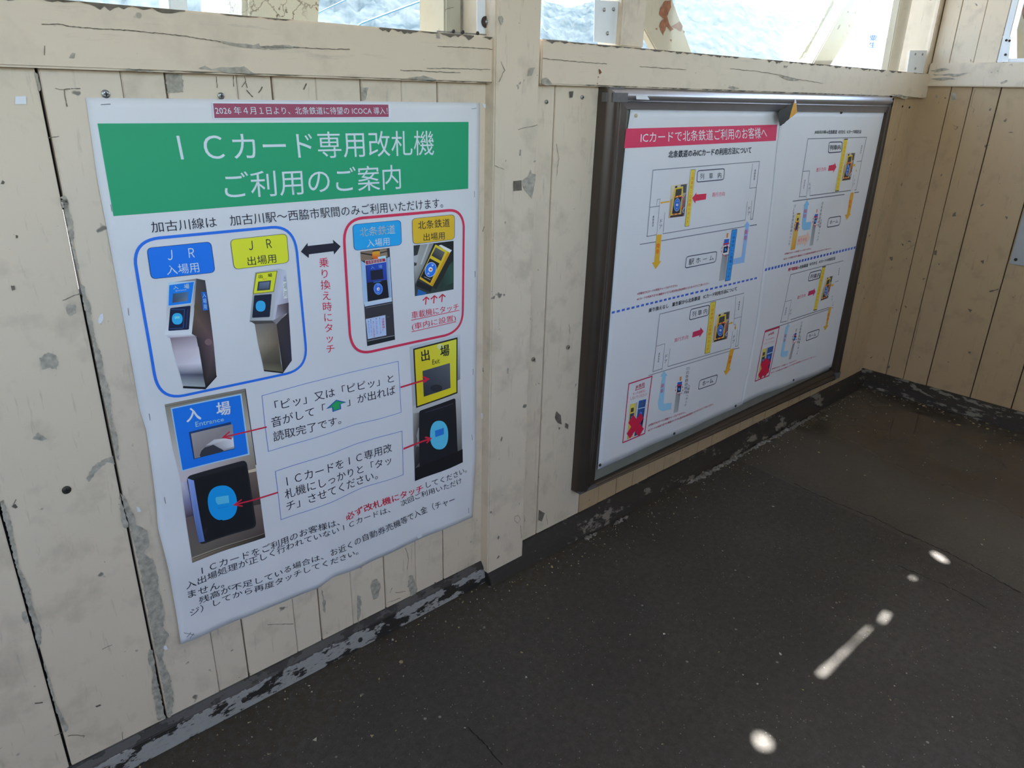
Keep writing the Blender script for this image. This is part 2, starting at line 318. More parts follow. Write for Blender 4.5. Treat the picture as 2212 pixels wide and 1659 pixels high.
# baseboards
def ledge(n, x0, x1, prof, mat, **kw):
    mb = MB(); mb.prism([(x0, y, z) for y, z in prof], (x1-x0, 0, 0)); return mb.build(n, mat, None, bevel=.0015, kind='structure', origin=(x0, 0, 0))
b1 = ledge('baseboard_left', XL, px0+.004, [(.012, 0), (-.0175, 0), (-.013, .047), (-.002, .062), (.012, .062)], M['baseA'])
b2 = ledge('baseboard_left_far', px0+.004, X1, [(.012, 0), (-.044, 0), (-.032, .022), (-.004, .058), (.012, .058)], M['baseB']); b2.name = 'baseboard_2'
mb = MB().prism([(X1+.012, 0, 0), (X1-.05, 0, 0), (X1-.036, 0, .035), (X1-.004, 0, .068), (X1+.012, 0, .068)], (0, YB, 0))
b3 = mb.build('baseboard_right', M['baseC'], None, bevel=.0015, kind='structure', origin=(X1, 0, 0))
for q in ((527, 1512), (640, 1454), (778, 1382), (904, 1318), (1013.6, 1263)):
    p = onY(*q, -.015); MB().disc(p+Vector((0, .003, 0)), (0, -1, .1), .0062, .005, 6, .001).build('bolt', M['nail'], b1)
# crumbling mortar along the foot of the far baseboard
def mortar(pa, pb, n, w0, w1, h0, h1):
    a, b = onZ(*pa), onZ(*pb); a.y = b.y = -.052; d = (b-a).normalized(); nn_ = Vector((-d.y, d.x, 0)); k = 5; V = []; Fc = []
    for i in range(n+1):
        c = a.lerp(b, i/n)+nn_*random.uniform(-.004, .004); e = min(1, 6*i/n, 6*(n-i)/n)*(.25 if random.random() < .18 else 1); w = random.uniform(w0, w1)*e; h = random.uniform(h0, h1)*e+.0012
        for j in range(k+1): q = j/k; V.append(c+nn_*(q-.5)*w+Vector((random.uniform(-.0015, .0015), random.uniform(-.0015, .0015), h*math.sin(math.pi*q)*random.uniform(.6, 1.15)-.0006)))
    for i in range(n):
        for j in range(k): Fc.append((i*(k+1)+j, (i+1)*(k+1)+j, (i+1)*(k+1)+j+1, i*(k+1)+j+1))
    return V, Fc
MORT = plain('grey_mortar', L(132, 127, 118), .9, 0, .3, 90)
mb = MB()
for arg in (((1450, 1037), (1592, 962), 46, .012, .03, .004, .013), ((1575, 968), (1748, 884), 60, .01, .024, .004, .012), ((1236, 1150), (1262, 1135), 10, .01, .02, .003, .008), ((1296, 1118), (1330, 1100), 12, .01, .022, .003, .008)): mb.add(*mortar(*arg))
mb.build('mortar_crumble', MORT, b2, kind='stuff')
# roof with the small holes the sun comes through
def ellipse(cx, cy, rx, ry, a=0, n=16, wob=0.):
    return [(cx+math.cos(a)*rx*math.cos(t)*(1+wob*math.sin(3*t+cx*40))-math.sin(a)*ry*math.sin(t), cy+math.sin(a)*rx*math.cos(t)+math.cos(a)*ry*math.sin(t)) for t in [2*math.pi*i/n for i in range(n)]]
LP = [[(XL-.3, YB-.55), (X1+1.3, YB-.55), (X1+1.3, .48), (XL-.3, .48)]]
sh = SUN/SUN.z*ZC
def hole(p, rx, ry, a=0.): LP.append(ellipse(p.x+sh.x, p.y+sh.y, rx, ry, a, 18, .1)[::-1])
hole(onZ(2030, 1204), .026, .012, 1.0); hole(onZ(1911, 1333), .030, .006, .1); hole(onZ(1648, 1602), .021, .017, .6); hole(onZ(1972, 1249), .010, .004, 0)
sa, sb = onZ(1880, 1354), onZ(1770, 1460); A_ = Vector((sa.x, sa.y)); B_ = Vector((sb.x, sb.y)); dd = (B_-A_); nn = Vector((-dd.y, dd.x)).normalized(); off = Vector((sh.x, sh.y))
wds = [.002, .0028, .0018, .0012, .002, .004, .0028, .0045, .0065, .005]
LP.append([tuple(A_+dd*(i/9)+nn*wds[i]+off) for i in range(10)]+[tuple(A_+dd*(i/9)-nn*wds[i]+off) for i in range(9, -1, -1)])
lp3 = [[Vector((p[0], p[1], ZC)) for p in l_] for l_ in LP]
me = bpy.data.meshes.new('ceiling'); me.from_pydata([p for l_ in lp3 for p in l_], [], [tuple(q) for q in tessellate_polygon(lp3)]); me.materials.append(M['roof']); ce = bpy.data.objects.new('ceiling', me); C.objects.link(ce); ce['kind'] = 'structure'
sm = ce.modifiers.new('thickness', 'SOLIDIFY'); sm.thickness = .002

# ------------------------------------------------------------------ worn places on the boards
Z3, Z4 = fr(0, 400, 2.37), fr(0, 1050, 2.723); R1, R2 = fr(0, 0, 2.011), fr(1100, 0, 1.9892); Z8, Z8b = fr(0, 0, 3.687), fr(1000, 0, 3.16); Z5, Z6, Z7, Z7b = fr(500, 1100, 2.765), fr(1000, 700, 2.765), fr(1700, 100, 1.844), fr(1700, 0, 4.32)
onW = lambda x_, y_: onY(x_, y_, -.0018)
scars('bare_patch', wl, M['bare'], [
 Z3([(313, 66), (345, 72), (352, 120), (375, 190), (380, 270), (373, 300), (385, 350), (403, 430), (394, 440), (375, 350), (353, 250), (328, 130)]),
 Z3([(412, 505), (435, 520), (437, 560), (465, 620), (468, 680), (480, 740), (490, 800), (520, 870), (525, 940), (548, 1010), (565, 1070), (570, 1150), (575, 1210), (600, 1280), (605, 1360), (612, 1410), (599, 1400), (578, 1320), (558, 1200), (528, 1090), (503, 960), (473, 800), (443, 680), (421, 560)]),
 Z4([(708, 40), (735, 60), (760, 120), (790, 180), (800, 230), (865, 260), (878, 330), (850, 400), (905, 440), (930, 540), (935, 620), (960, 700), (970, 760), (960, 830), (995, 880), (970, 930), (955, 1020), (1000, 1120), (1015, 1200), (1020, 1290), (1004, 1370), (988, 1360), (963, 1220), (933, 1060), (908, 940), (883, 820), (848, 620), (813, 440), (778, 300), (743, 160), (716, 66)]),
 Z4([(880, 960), (897, 965), (915, 1080), (940, 1210), (972, 1370), (930, 1380), (915, 1300), (895, 1200), (900, 1100), (870, 1020)]),
 Z4([(700, 20), (708, 60), (735, 160), (755, 240), (735, 250), (712, 200), (705, 110)]),
 Z4([(4, 90), (20, 80), (60, 200), (95, 380), (110, 480), (175, 600), (180, 650), (215, 790), (245, 850), (240, 930), (228, 960), (195, 820), (146, 650), (102, 500), (48, 280), (8, 140)]),
 Z4([(130, 740), (150, 735), (175, 800), (150, 810), (132, 780)]), Z4([(255, 1040), (270, 1060), (330, 1290), (400, 1420), (385, 1450), (350, 1380), (300, 1220)]),
 Z3([(200, 885), (245, 855), (285, 870), (300, 905), (290, 945), (255, 935), (215, 945)]), Z3([(168, 1300), (195, 1265), (242, 1300), (215, 1310)]),
 Z3([(580, 1385), (588, 1430), (545, 1420), (490, 1470), (455, 1520), (443, 1500), (475, 1440), (540, 1400)]), Z3([(345, 610), (385, 610), (392, 655), (360, 670), (342, 645)]),
 Z5([(840, 430), (870, 415), (890, 450), (880, 520), (850, 540), (835, 480)]), Z5([(1060, 400), (1085, 395), (1110, 480), (1100, 520), (1075, 525), (1055, 460)]), Z5([(540, 480), (565, 560), (560, 620), (545, 600)]), Z5([(755, 515), (775, 520), (772, 620), (755, 690), (752, 580)]),
 Z8([(1318, 590), (1455, 592), (1460, 735), (1330, 742)]), R1([(1568, 378), (1602, 380), (1590, 432), (1572, 438)]),
 Z8([(275, 570), (300, 590), (318, 660), (322, 720), (308, 730), (292, 640)]), Z8([(480, 1570), (520, 1560), (545, 1610), (540, 1659), (495, 1655)]),
], onW)
scars('stain', wl, M['darkwood'], [
 Z3([(80, 255), (92, 258), (92, 270), (82, 272)]), Z3([(55, 515), (75, 515), (78, 535), (62, 540)]), Z4([(68, 120), (90, 105), (105, 125), (90, 132)]), Z4([(560, 1295), (590, 1283), (595, 1292), (568, 1302)]), Z4([(205, 1275), (252, 1270), (252, 1276), (205, 1281)]),
 Z8([(545, 470), (550, 445), (580, 412), (602, 420), (590, 470)]), Z8([(5, 1465), (20, 1435), (38, 1450), (30, 1468)]), Z8([(565, 702), (640, 702), (640, 710), (566, 709)]), Z8([(1960, 717), (1968, 716), (2018, 770), (2010, 775)]), Z8([(2085, 690), (2094, 692), (2062, 742), (2055, 738)]),
 R1([(1328, 362), (1334, 364), (1322, 390), (1316, 388)]), fr(600, 200, 4.424)([(1988, 508), (1996, 510), (1998, 568), (1992, 568)]), fr(600, 200, 4.424)([(1972, 1275), (1980, 1278), (1962, 1330), (1955, 1326)]),
 Z6([(560, 520), (585, 545), (590, 600), (568, 590), (550, 560)]), Z6([(612, 590), (630, 600), (628, 628), (610, 618)]), Z8b([(725, 625), (755, 622), (748, 665), (728, 668)]), Z6([(455, 1110), (490, 1130), (470, 1180), (450, 1170)]), Z5([(1215, 435), (1225, 440), (1222, 455), (1208, 452)]),
], onW, 6, .8)
# hairline cracks in the board paint near the rail and at the board feet
def lines(name, parent, mat, pls, place, w=.0006):
    mb = MB()
    for pl in pls:
        P = []
        for a, b in zip(pl, pl[1:]):
            a, b = Vector(a), Vector(b); k = max(1, int((b-a).length/6)); P += [a.lerp(b, j/k)+Vector((random.uniform(-.8, .8), random.uniform(-.8, .8))) for j in range(k)]
        P.append(Vector(pl[-1])); G = [place(p.x, p.y) for p in P]
        for i in range(len(G)-1):
            d = (G[i+1]-G[i]).normalized(); vv = (CAM-G[i]); ax = Vector((1, 0, 0)) if abs(G[i].y-G[0].y) > .02 else Vector((0, 1, 0)); n = d.cross(ax).normalized()*w*random.uniform(.6, 1.2)
            mb.add([G[i]-n, G[i]+n, G[i+1]+n, G[i+1]-n], [(0, 1, 2, 3)])
    return mb.build(name, mat, parent, kind='stuff')
lines('paint_crack', wl, M['crackline'], [Z8([(1945, 610), (1960, 650), (1925, 695)]), Z8([(1960, 660), (1970, 700)]), Z8([(440, 705), (480, 715), (560, 708)]), Z8([(515, 715), (520, 780), (535, 850)]), Z8([(1725, 610), (1730, 700)]), Z8([(1860, 605), (1862, 690)]), Z8([(380, 1100), (470, 1085)]),
 Z3([(320, 590), (370, 570), (410, 555)]), Z4([(95, 80), (75, 120)]), Z4([(400, 1470), (440, 1465), (495, 1470), (490, 1480)]), Z4([(720, 1445), (722, 1500)]), Z4([(320, 1470), (375, 1445)]), Z4([(600, 960), (640, 940), (660, 935)]), Z5([(215, 690), (370, 685)]), Z5([(930, 560), (970, 545), (1010, 530)]), Z5([(945, 500), (960, 470)]), Z5([(980, 500), (1040, 490)]), Z5([(1040, 230), (1060, 300), (1050, 360)]),
 Z6([(500, 1140), (505, 1200)]), Z6([(635, 0), (640, 60)]), Z8b([(640, 980), (655, 1080), (640, 1200)])], onW)
onRl = lambda x_, y_: onY(x_, y_, -.0212)
scars('bare_patch', tr1, M['bare'], [
 R1([(960, 178), (1100, 196), (1125, 188), (1130, 200), (1240, 195), (1300, 203), (1260, 212), (1180, 216), (1060, 206), (970, 190)]), R1([(860, 297), (890, 285), (920, 300), (960, 291), (1010, 293), (1060, 288), (1110, 320), (1010, 318), (960, 312)]),
 R1([(515, 300), (560, 296), (640, 304), (700, 314), (560, 308)]), R1([(1765, 340), (1840, 328), (1900, 348), (1860, 354)]), R1([(300, 252), (314, 228), (328, 232), (322, 254)]), R1([(1895, 145), (1910, 148), (1912, 168), (1898, 166)])], onRl, 7, 1.2)
lines('paint_crack', tr1, M['crackline'], [R1([(180, 105), (260, 104), (300, 115), (380, 122), (560, 132), (700, 146), (800, 156), (960, 182)]), R1([(1130, 205), (1300, 207), (1400, 212), (1520, 214)]), R1([(1900, 200), (2000, 205), (2160, 215)]), R1([(1855, 297), (1960, 297), (2130, 303)]), R1([(1740, 305), (1860, 310), (2000, 316)]), R1([(193, 200), (193, 240)])], onRl, .00065)
lines('paint_crack', tr2, M['crackline'], [R2([(145, 250), (250, 262), (420, 275)]), R2([(950, 295), (1050, 305), (1150, 320), (1250, 342), (1350, 358)]), R2([(560, 285), (760, 300)]), R2([(1640, 405), (1700, 415), (1760, 420)])], onRl, .00065)
scars('bare_patch', tr2, M['bare'], [R2([(138, 338), (160, 332), (190, 365), (160, 368), (142, 360)]), R2([(1150, 322), (1200, 330), (1250, 345), (1200, 345)]), R2([(1180, 282), (1198, 282), (1192, 292), (1182, 290)]), R2([(940, 375), (960, 370), (990, 380), (960, 386)]), R2([(1650, 408), (1680, 405), (1720, 420), (1700, 426)])], onRl, 6, 1)
scars('stain', tr2, M['rust'], [R2([(385, 296), (392, 300), (398, 312), (388, 320)]), R2([(380, 328), (386, 330), (383, 336)]), R2([(377, 356), (382, 358), (379, 364)])], onRl, 6, .5)
def edge_peel(parent, x0, x1, z, y, lo, hi, mat, name='bare_edge'):
    mb = MB(); x_ = x0
    while x_ < x1:
        wd_ = random.uniform(.02, .07); k = max(3, int(wd_/.006)); dep = random.uniform(lo, hi)
        if random.random() < .8:
            lowp = [(x_+wd_*i/k, y, z-dep*random.uniform(.35, 1)*math.sin(math.pi*(i+.4)/(k+.8))) for i in range(k+1)]
            flat_patch(mb, [(x_, y, z), *lowp, (x_+wd_, y, z)])
        x_ += wd_
    return mb.build(name, mat, parent, kind='stuff')
edge_peel(tr1, .2, 1.06, ZR1-.0005, -.0212, .003, .010, M['darkwood']); edge_peel(tr2, 1.19, 3.3, ZR1+.0035, -.0212, .002, .010, M['darkwood'])
edge_peel(tr2, 1.3, 3.2, ZR0+.0045, -.0212, .002, .005, M['darkwood']); edge_peel(tr1, .35, 1.0, ZR0+.0025, -.0212, .001, .003, M['darkwood'])
onP = lambda x_, y_: onY(x_, y_, yp-.0012)
scars('bare_patch', tr3, M['bare'], [Z8b([(405, 1235), (440, 1210), (462, 1155), (470, 1185), (498, 1190), (490, 1260), (470, 1355), (445, 1320), (410, 1275)]), Z8b([(440, 520), (455, 465), (492, 460), (470, 515)]), Z8b([(388, 1020), (398, 1025), (394, 1065), (384, 1060)]), Z8b([(244, 112), (268, 108), (275, 150), (262, 172)]), Z6([(265, 262), (275, 265), (270, 298), (262, 292)])], onP, 6, 1.5)
scars('chisel_notch', tr3, M['darkwood'], [Z8b([(345, 1236), (400, 1230), (402, 1300), (346, 1304)])], onP, 9, .6)
lines('paint_crack', tr3, M['crackline'], [Z8b([(375, 885), (430, 872), (510, 852)]), Z8b([(262, 420), (285, 480), (245, 560)]), Z8b([(215, 1130), (280, 1155)]), Z6([(310, 1150), (330, 1140), (345, 1170), (325, 1190), (308, 1175), (310, 1150)]), Z6([(365, 1140), (370, 1180)]), Z6([(345, 1200), (348, 1280)])], onP)
onR = lambda x_, y_: onX(x_, y_, X1-.0016)
scars('bare_patch', wr, M['bare'], [Z7b([(1530, 872), (1560, 865), (1588, 885), (1580, 930), (1540, 936)]), Z7b([(1380, 890), (1400, 885), (1405, 912), (1385, 915)])], onR, 5, 1)
scars('stain', wr, M['darkwood'], [Z7b([(1470, 908), (1482, 908), (1482, 922), (1470, 920)]), Z7([(588, 815), (597, 812), (595, 832), (585, 830)]), Z7([(770, 855), (785, 852), (782, 868)]), Z7([(432, 1048), (438, 1046), (438, 1056)]), Z7([(868, 676), (880, 680), (875, 690)]), Z7([(455, 785), (465, 788), (462, 796)]), Z7([(720, 1045), (738, 1050), (730, 1060)]), Z7([(805, 975), (845, 965), (842, 970), (808, 980)]), Z7b([(2060, 1240), (2090, 1228), (2118, 1240)])], onR, 5, .6)
lines('paint_crack', wr, M['crackline'], [Z7b([(1755, 840), (1735, 900), (1720, 980), (1690, 1010)]), Z7b([(1720, 985), (1745, 1020), (1735, 1050)]), Z7b([(1555, 1170), (1600, 1180), (1570, 1215), (1555, 1190)]), Z7([(445, 828), (510, 790)]), Z7([(540, 1000), (525, 1100), (490, 1250)]), Z7([(660, 315), (680, 320), (672, 332)]), Z7([(555, 1000), (575, 995)])], onR, .0008)
scars('scuff', tr6, M['bare'], [Z7b([(1335, 660), (1480, 635), (1520, 650), (1400, 672)]), Z7b([(1360, 690), (1560, 690), (1690, 680), (1600, 712), (1380, 705)]), Z7b([(1340, 735), (1500, 722), (1580, 740), (1420, 752)]), Z7b([(1990, 770), (2050, 745), (2060, 755), (2000, 785)])], lambda x_, y_: onX(x_, y_, X1-.0195), 9, 2)
# screws and nails in the boards, stray staples
for q, r, mt in (((228, 203), .0058, 'screw'), ((477, 207), .0052, 'screw'), ((1180.5, 220), .0045, 'screw'), ((1257.5, 210), .0045, 'screw'), ((1152, 776), .0058, 'paintedscrew'), ((1227, 750), .0058, 'paintedscrew'), ((143.5, 1058), .0066, 'nail'), ((1949, 230), .004, 'nail'), ((1964, 232), .004, 'nail')):
    p = onY(*q, -.001); s_ = MB().disc(p, (0, -1, 0), r, .0018, 16, .0012).build('screw', M[mt], wl, smooth=False)
    cr = MB(); cr.box((p.x-r*.55, p.y-.0036, p.z-r*.12), (p.x+r*.55, p.y-.003, p.z+r*.12)); cr.box((p.x-r*.12, p.y-.0037, p.z-r*.55), (p.x+r*.12, p.y-.003, p.z+r*.55)); cr.build('slot', M['black'], s_)
def staple(parent, a, b, base, h=.0012, r=.0004):
    p, q = onY(*a, -base), onY(*b, -base); n = Vector((0, -h, 0)); return MB().tube([p+Vector((0, .002, 0)), p+n, q+n, q+Vector((0, .002, 0))], r, 5).build('staple', M['staple'], parent)

# ------------------------------------------------------------------ printing: flat ink shapes that follow a paper surface
class Paper:
    def __init__(s, disp, thick=.0004):
        s.disp = disp; s.parts = {}; s.order = []; s.al = {}
    def inv(s, px, py):
        y = 0.
        for _ in range(4):
            p = onY(px, py, y); y = -s.disp(p.x, p.z)
        return Vector((p.x, p.z))
    def new(s, *names):                 # the next shapes of these names start objects of their own
        for n_ in names: s.al[n_] = s.al.get(n_, 0)+1
    def sub(s, name):                     # writing on a printed panel is a sub-part of that panel
        return (name+'#%d' % s.al[name] if s.al.get(name) else name)+'@lettering'
    def part(s, name):
        if s.al.get(name): name = name+'#%d' % s.al[name]
        if name not in s.parts: s.parts[name] = ([], [], [], [], [False]); s.order.append(name)
        return s.parts[name]
    def put(s, name, v2, faces, cols, layer, cut=False):
        V, Fc, Cl, Ly, ct = s.part(name); k = len(V); V += [tuple(v) for v in v2]; Ly += [layer]*len(v2); ct[0] |= cut
        for f in faces: Fc.append(tuple(i+k for i in f))
        Cl += list(cols) if isinstance(cols, list) else [cols]*len(v2)
    def poly(s, name, pts, col, layer=1, cut=True):
        v2 = [s.inv(*p) for p in pts]; s.poly2(name, v2, col, layer, cut)
    def poly2(s, name, v2, col, layer=1, cut=True):
        s.put(name, v2, [tuple(q) for q in tessellate_polygon([[Vector((a[0], a[1], 0)) for a in v2]])], col, layer, cut)
    def stroke(s, name, pts, w, col, layer=2, closed=False, dash=None, cut=True):
        P = [s.inv(*p) for p in pts]
        sc = abs(s.inv(pts[0][0]+4, pts[0][1]).x-s.inv(pts[0][0]-4, pts[0][1]).x)/8.
        w = w*sc*.5; n = len(P)
        if dash:
            seg = []
            for a, b in zip(P, P[1:]):
                k = dash
                for i in range(k): seg.append((a.lerp(b, i/k), a.lerp(b, (i+.62)/k)))
            for a, b in seg:
                d = (b-a).normalized(); nn_ = Vector((-d.y, d.x))*w; s.put(name, [a-nn_, b-nn_, b+nn_, a+nn_], [(0, 1, 2, 3)], col, layer)
            return
        Lf, Rt = [], []
        for i in range(n):
            a = P[(i-1) % n] if (closed or i > 0) else P[i]; b = P[(i+1) % n] if (closed or i < n-1) else P[i]
            d1 = (P[i]-a); d2 = (b-P[i]); d1 = d1.normalized() if d1.length > 1e-9 else d2.normalized(); d2 = d2.normalized() if d2.length > 1e-9 else d1
            t_ = (d1+d2); t_ = t_.normalized() if t_.length > 1e-6 else d1; nn_ = Vector((-t_.y, t_.x)); k = w/max(.35, nn_.dot(Vector((-d1.y, d1.x)))); Lf.append(P[i]+nn_*k); Rt.append(P[i]-nn_*k)
        m = n if closed else n-1
        s.put(name, Lf+Rt, [(i, (i+1) % n, (i+1) % n+n, i+n) for i in range(m)], col, layer, cut)
    def bil(s, quad):
        q = [s.inv(*p) for p in quad]
        return lambda u, v: (q[0]*(1-u)+q[1]*u)*(1-v)+(q[3]*(1-u)+q[2]*u)*v
    def text(s, name, body, quad, col, layer=3, off=0., cut=False, res=2, bend=None):
        if name == 'printed_text': s.new(name)
        elif name != 'lettering': name = s.sub(name)
        me = glyphs(body, 0, res); xs = [v.co.x for v in me.vertices]; ys_ = [v.co.y for v in me.vertices]
        x0, x1_, y0, y1 = min(xs), max(xs), min(ys_), max(ys_); B = s.bil(quad)
        kz = (s.inv(*quad[0]).y-s.inv(*quad[3]).y)/max(1e-6, quad[3][1]-quad[0][1])
        def bd(u):
            if not bend: return 0.
            for (a, da), (b, db) in zip(bend, bend[1:]):
                if u <= b: t_ = max(0, (u-a)/(b-a)); return -kz*(da+(db-da)*t_*t_*(3-2*t_))
            return -kz*bend[-1][1]
        for dx, dy in (((0, 0),) if off <= .004 else ((-off, -off*.6), (off, off*.6), (off, -off*.6), (-off, off*.6))):
            P2 = []
            for v in me.vertices:
                u = (v.co.x+dx-x0)/(x1_-x0); q = B(u, 1-(v.co.y+dy-y0)/(y1-y0)); P2.append((q.x, q.y+bd(u)))
            s.put(name, P2, [tuple(p.vertices) for p in me.polygons], col, layer+dx*9, cut)
        bpy.data.meshes.remove(me)
    def vtext(s, name, body, quad, col, layer=3, off=0., res=2):
        if name == 'printed_text': s.new(name)
        elif name != 'lettering': name = s.sub(name)
        B = s.bil(quad); n = len(body)
        for i, ch in enumerate(body):
            if ch in ' 　': continue
            me = glyphs(ch, 0, res)
            for dx in ((0,) if off <= .004 else (-off, off)): s.put(name, [B(v.co.x+dx, (i+.5+(.38-v.co.y)*.92)/n) for v in me.vertices], [tuple(p.vertices) for p in me.polygons], col, layer+dx*9)
            bpy.data.meshes.remove(me)
    def disc(s, name, c, rx, ry, col, layer=2, a=0., n=28, pw=1.):
        pts = []
        for i in range(n):
            t_ = 2*math.pi*i/n; cc, ss = math.cos(t_), math.sin(t_); cc = math.copysign(abs(cc)**pw, cc); ss = math.copysign(abs(ss)**pw, ss)
            pts.append((c[0]+math.cos(a)*rx*cc-math.sin(a)*ry*ss, c[1]+math.sin(a)*rx*cc+math.cos(a)*ry*ss))
        s.poly(name, pts, col, layer)
    def ring(s, name, c, rx, ry, w, col, layer=2, a=0., n=28, dash=0):
        pts = [(c[0]+math.cos(a)*rx*math.cos(t_)-math.sin(a)*ry*math.sin(t_), c[1]+math.sin(a)*rx*math.cos(t_)+math.cos(a)*ry*math.sin(t_)) for t_ in [2*math.pi*i/n for i in range(n)]]
        if dash:
            for i in range(0, n, 2): s.stroke(name, [pts[i], pts[(i+1) % n]], w, col, layer)
        else: s.stroke(name, pts, w, col, layer, True)
    def build(s, parent, step=.024):
        wp = parent.location; out = {}
        for name in sorted(s.order, key=lambda k: '@' in k):
            V, Fc, Cl, Ly, ct = s.parts[name]; key = name; name = name.split('@')[-1].split('#')[0]; me = bpy.data.meshes.new(name); bm = bmesh.new(); cl = bm.verts.layers.float_color.new('Col'); ll = bm.verts.layers.float.new('ly')
            bv = []
            for v, c_, ly in zip(V, Cl, Ly):
                b = bm.verts.new((v[0], 0, v[1])); b[cl] = c_; b[ll] = ly; bv.append(b)
            for f in Fc:
                try: bm.faces.new([bv[i] for i in f])
                except ValueError: pass
            if ct[0]:
                xs = [v[0] for v in V]; zs = [v[1] for v in V]
                x_ = math.floor(min(xs)/step)*step+step
                while x_ < max(xs): bmesh.ops.bisect_plane(bm, geom=bm.verts[:]+bm.edges[:]+bm.faces[:], plane_co=(x_, 0, 0), plane_no=(1, 0, 0)); x_ += step
                z_ = math.floor(min(zs)/step)*step+step
                while z_ < max(zs): bmesh.ops.bisect_plane(bm, geom=bm.verts[:]+bm.edges[:]+bm.faces[:], plane_co=(0, 0, z_), plane_no=(0, 0, 1)); z_ += step
            for v in bm.verts: v.co.y = -s.disp(v.co.x, v.co.z)-.0004-.00016*v[ll]
            for f in bm.faces:
                f.normal_update()
                if f.normal.y > 0: f.normal_flip()
                f.smooth = True
            for v in bm.verts: v.co -= wp
            bm.to_mesh(me); bm.free(); me.materials.append(M['ink']); o = bpy.data.objects.new(name, me); C.objects.link(o); o.parent = out[key.split('@')[0]] if '@' in key else parent; out[key] = o
            if name in ('diagram_lines', 'dashed_line'): o['kind'] = 'stuff'
        return out
def glyphs(body, off, res):
    c = bpy.data.curves.new('lettering', 'FONT'); c.body = body; c.size = 1; c.resolution_u = res; c.offset = off; c.fill_mode = 'FRONT'
    bars = [i for i, ch in enumerate(body) if ch == 'ｌ']; c.body = body.replace('ｌ', '　')       # the wide capital I is a plain upright bar
    o = bpy.data.objects.new('lettering', c); me = bpy.data.meshes.new_from_object(o); bpy.data.objects.remove(o); bpy.data.curves.remove(c)
    if bars:
        V = [tuple(v.co) for v in me.vertices]; Fc = [tuple(p.vertices) for p in me.polygons]
        for i in bars: k = len(V); V += [(i+.455, 0, 0), (i+.54, 0, 0), (i+.54, .75, 0), (i+.455, .75, 0)]; Fc.append((k, k+1, k+2, k+3))
        bpy.data.meshes.remove(me); me = bpy.data.meshes.new('lettering'); me.from_pydata(V, [], Fc)
    return me
def K(r, g, b, p=196):
    k = .80/lin(p); return tuple(min(.9, lin(c)*k) for c in (r, g, b))+(1,)
def rq(quad, rf=.2, n=6):                     # rounded quadrilateral outline (pixels)
    out = []; m = len(quad)
    for i in range(m):
        p = Vector(quad[i]); a = Vector(quad[i-1]); b = Vector(quad[(i+1) % m]); r = min((a-p).length, (b-p).length)*rf
        s_, e = p+(a-p).normalized()*r, p+(b-p).normalized()*r
        for j in range(n+1):
            t_ = j/n; q = s_*(1-t_)**2+p*2*t_*(1-t_)+e*t_**2; out.append((q.x, q.y))
    return out
def qpath(segs, n=9):                          # [(start, ctrl, end), ...] curved corners joined by straight runs
    out = []
    for s_, c_, e in segs:
        s_, c_, e = Vector(s_), Vector(c_), Vector(e)
        for j in range(n+1): t_ = j/n; q = s_*(1-t_)**2+c_*2*t_*(1-t_)+e*t_**2; out.append((q.x, q.y))
    return out
def sheet(name, paper, quadedges, parent, mat, n=56, m=72):
    """thin paper between four edge polylines (top, bottom left to right; left, right top to bottom), following the paper surface"""
    def along(pl, k):
        P = [paper.inv(*p) for p in pl]; ds = [0]
        for a, b in zip(P, P[1:]): ds.append(ds[-1]+(b-a).length)
        out = []
        for i in range(k+1):
            d = ds[-1]*i/k; j = max(q for q in range(len(ds)-1) if ds[q] <= d+1e-9 or q == 0); out.append(P[j].lerp(P[j+1], min(1, (d-ds[j])/(ds[j+1]-ds[j]))))
        return out
    Tq, Bq, Lq, Rq = along(quadedges[0], n), along(quadedges[1], n), along(quadedges[2], m), along(quadedges[3], m); V = []
    for j in range(m+1):
        v = j/m
        for i in range(n+1):
            u = i/n; q = (Tq[i]*(1-v)+Bq[i]*v+Lq[j]*(1-u)+Rq[j]*u)-(Tq[0]*(1-u)*(1-v)+Tq[-1]*u*(1-v)+Bq[0]*(1-u)*v+Bq[-1]*u*v)
            V.append(Vector((q.x, -paper.disp(q.x, q.y), q.y))-parent.location)
    w = n+1; Fc = [(j*w+i, (j+1)*w+i, (j+1)*w+i+1, j*w+i+1) for j in range(m) for i in range(n)]
    me = bpy.data.meshes.new(name); me.from_pydata(V, [], Fc); me.shade_smooth(); me.materials.append(mat); o = bpy.data.objects.new(name, me); C.objects.link(o); o.parent = parent
    so_ = o.modifiers.new('paper', 'SOLIDIFY'); so_.thickness = .00025; so_.offset = 1 if False else -1
    return o

# ------------------------------------------------------------------ the large stapled poster
def sst(a, b, x): x = max(0., min(1., (x-a)/(b-a))); return x*x*(3-2*x)
def dispA(x, z):
    g = sst(.75, .25, z); e = sst(.42, .30, x)*sst(.9, .5, z)
    return .0022 + .0034*g*(.9+math.sin(2*math.pi*x/.155+2.2*z+.6)*.75+.35*math.sin(2*math.pi*(x+z*1.4)/.27)) + .002*e + .0009*sst(1.2, .9, z)*(1+math.sin(14*x+9*z)) + .0011*math.sin(31*z+6*x)*sst(.5, .4, x)*sst(1.1, .8, z)
PA = Paper(dispA); pc = onY(700, 1280); poster = empty('poster', (pc.x, 0, pc.z), label='large white paper poster with a green header, stapled to the cream planks', cat='poster')
A1, A2, A3, A4, A5, A6, A7 = fr(180, 200, 4.424), fr(600, 200, 4.424), fr(270, 480, 4.2537), fr(630, 440, 4.8786), fr(340, 830, 4.2528), fr(540, 720, 4.046), fr(340, 1040, 3.16)
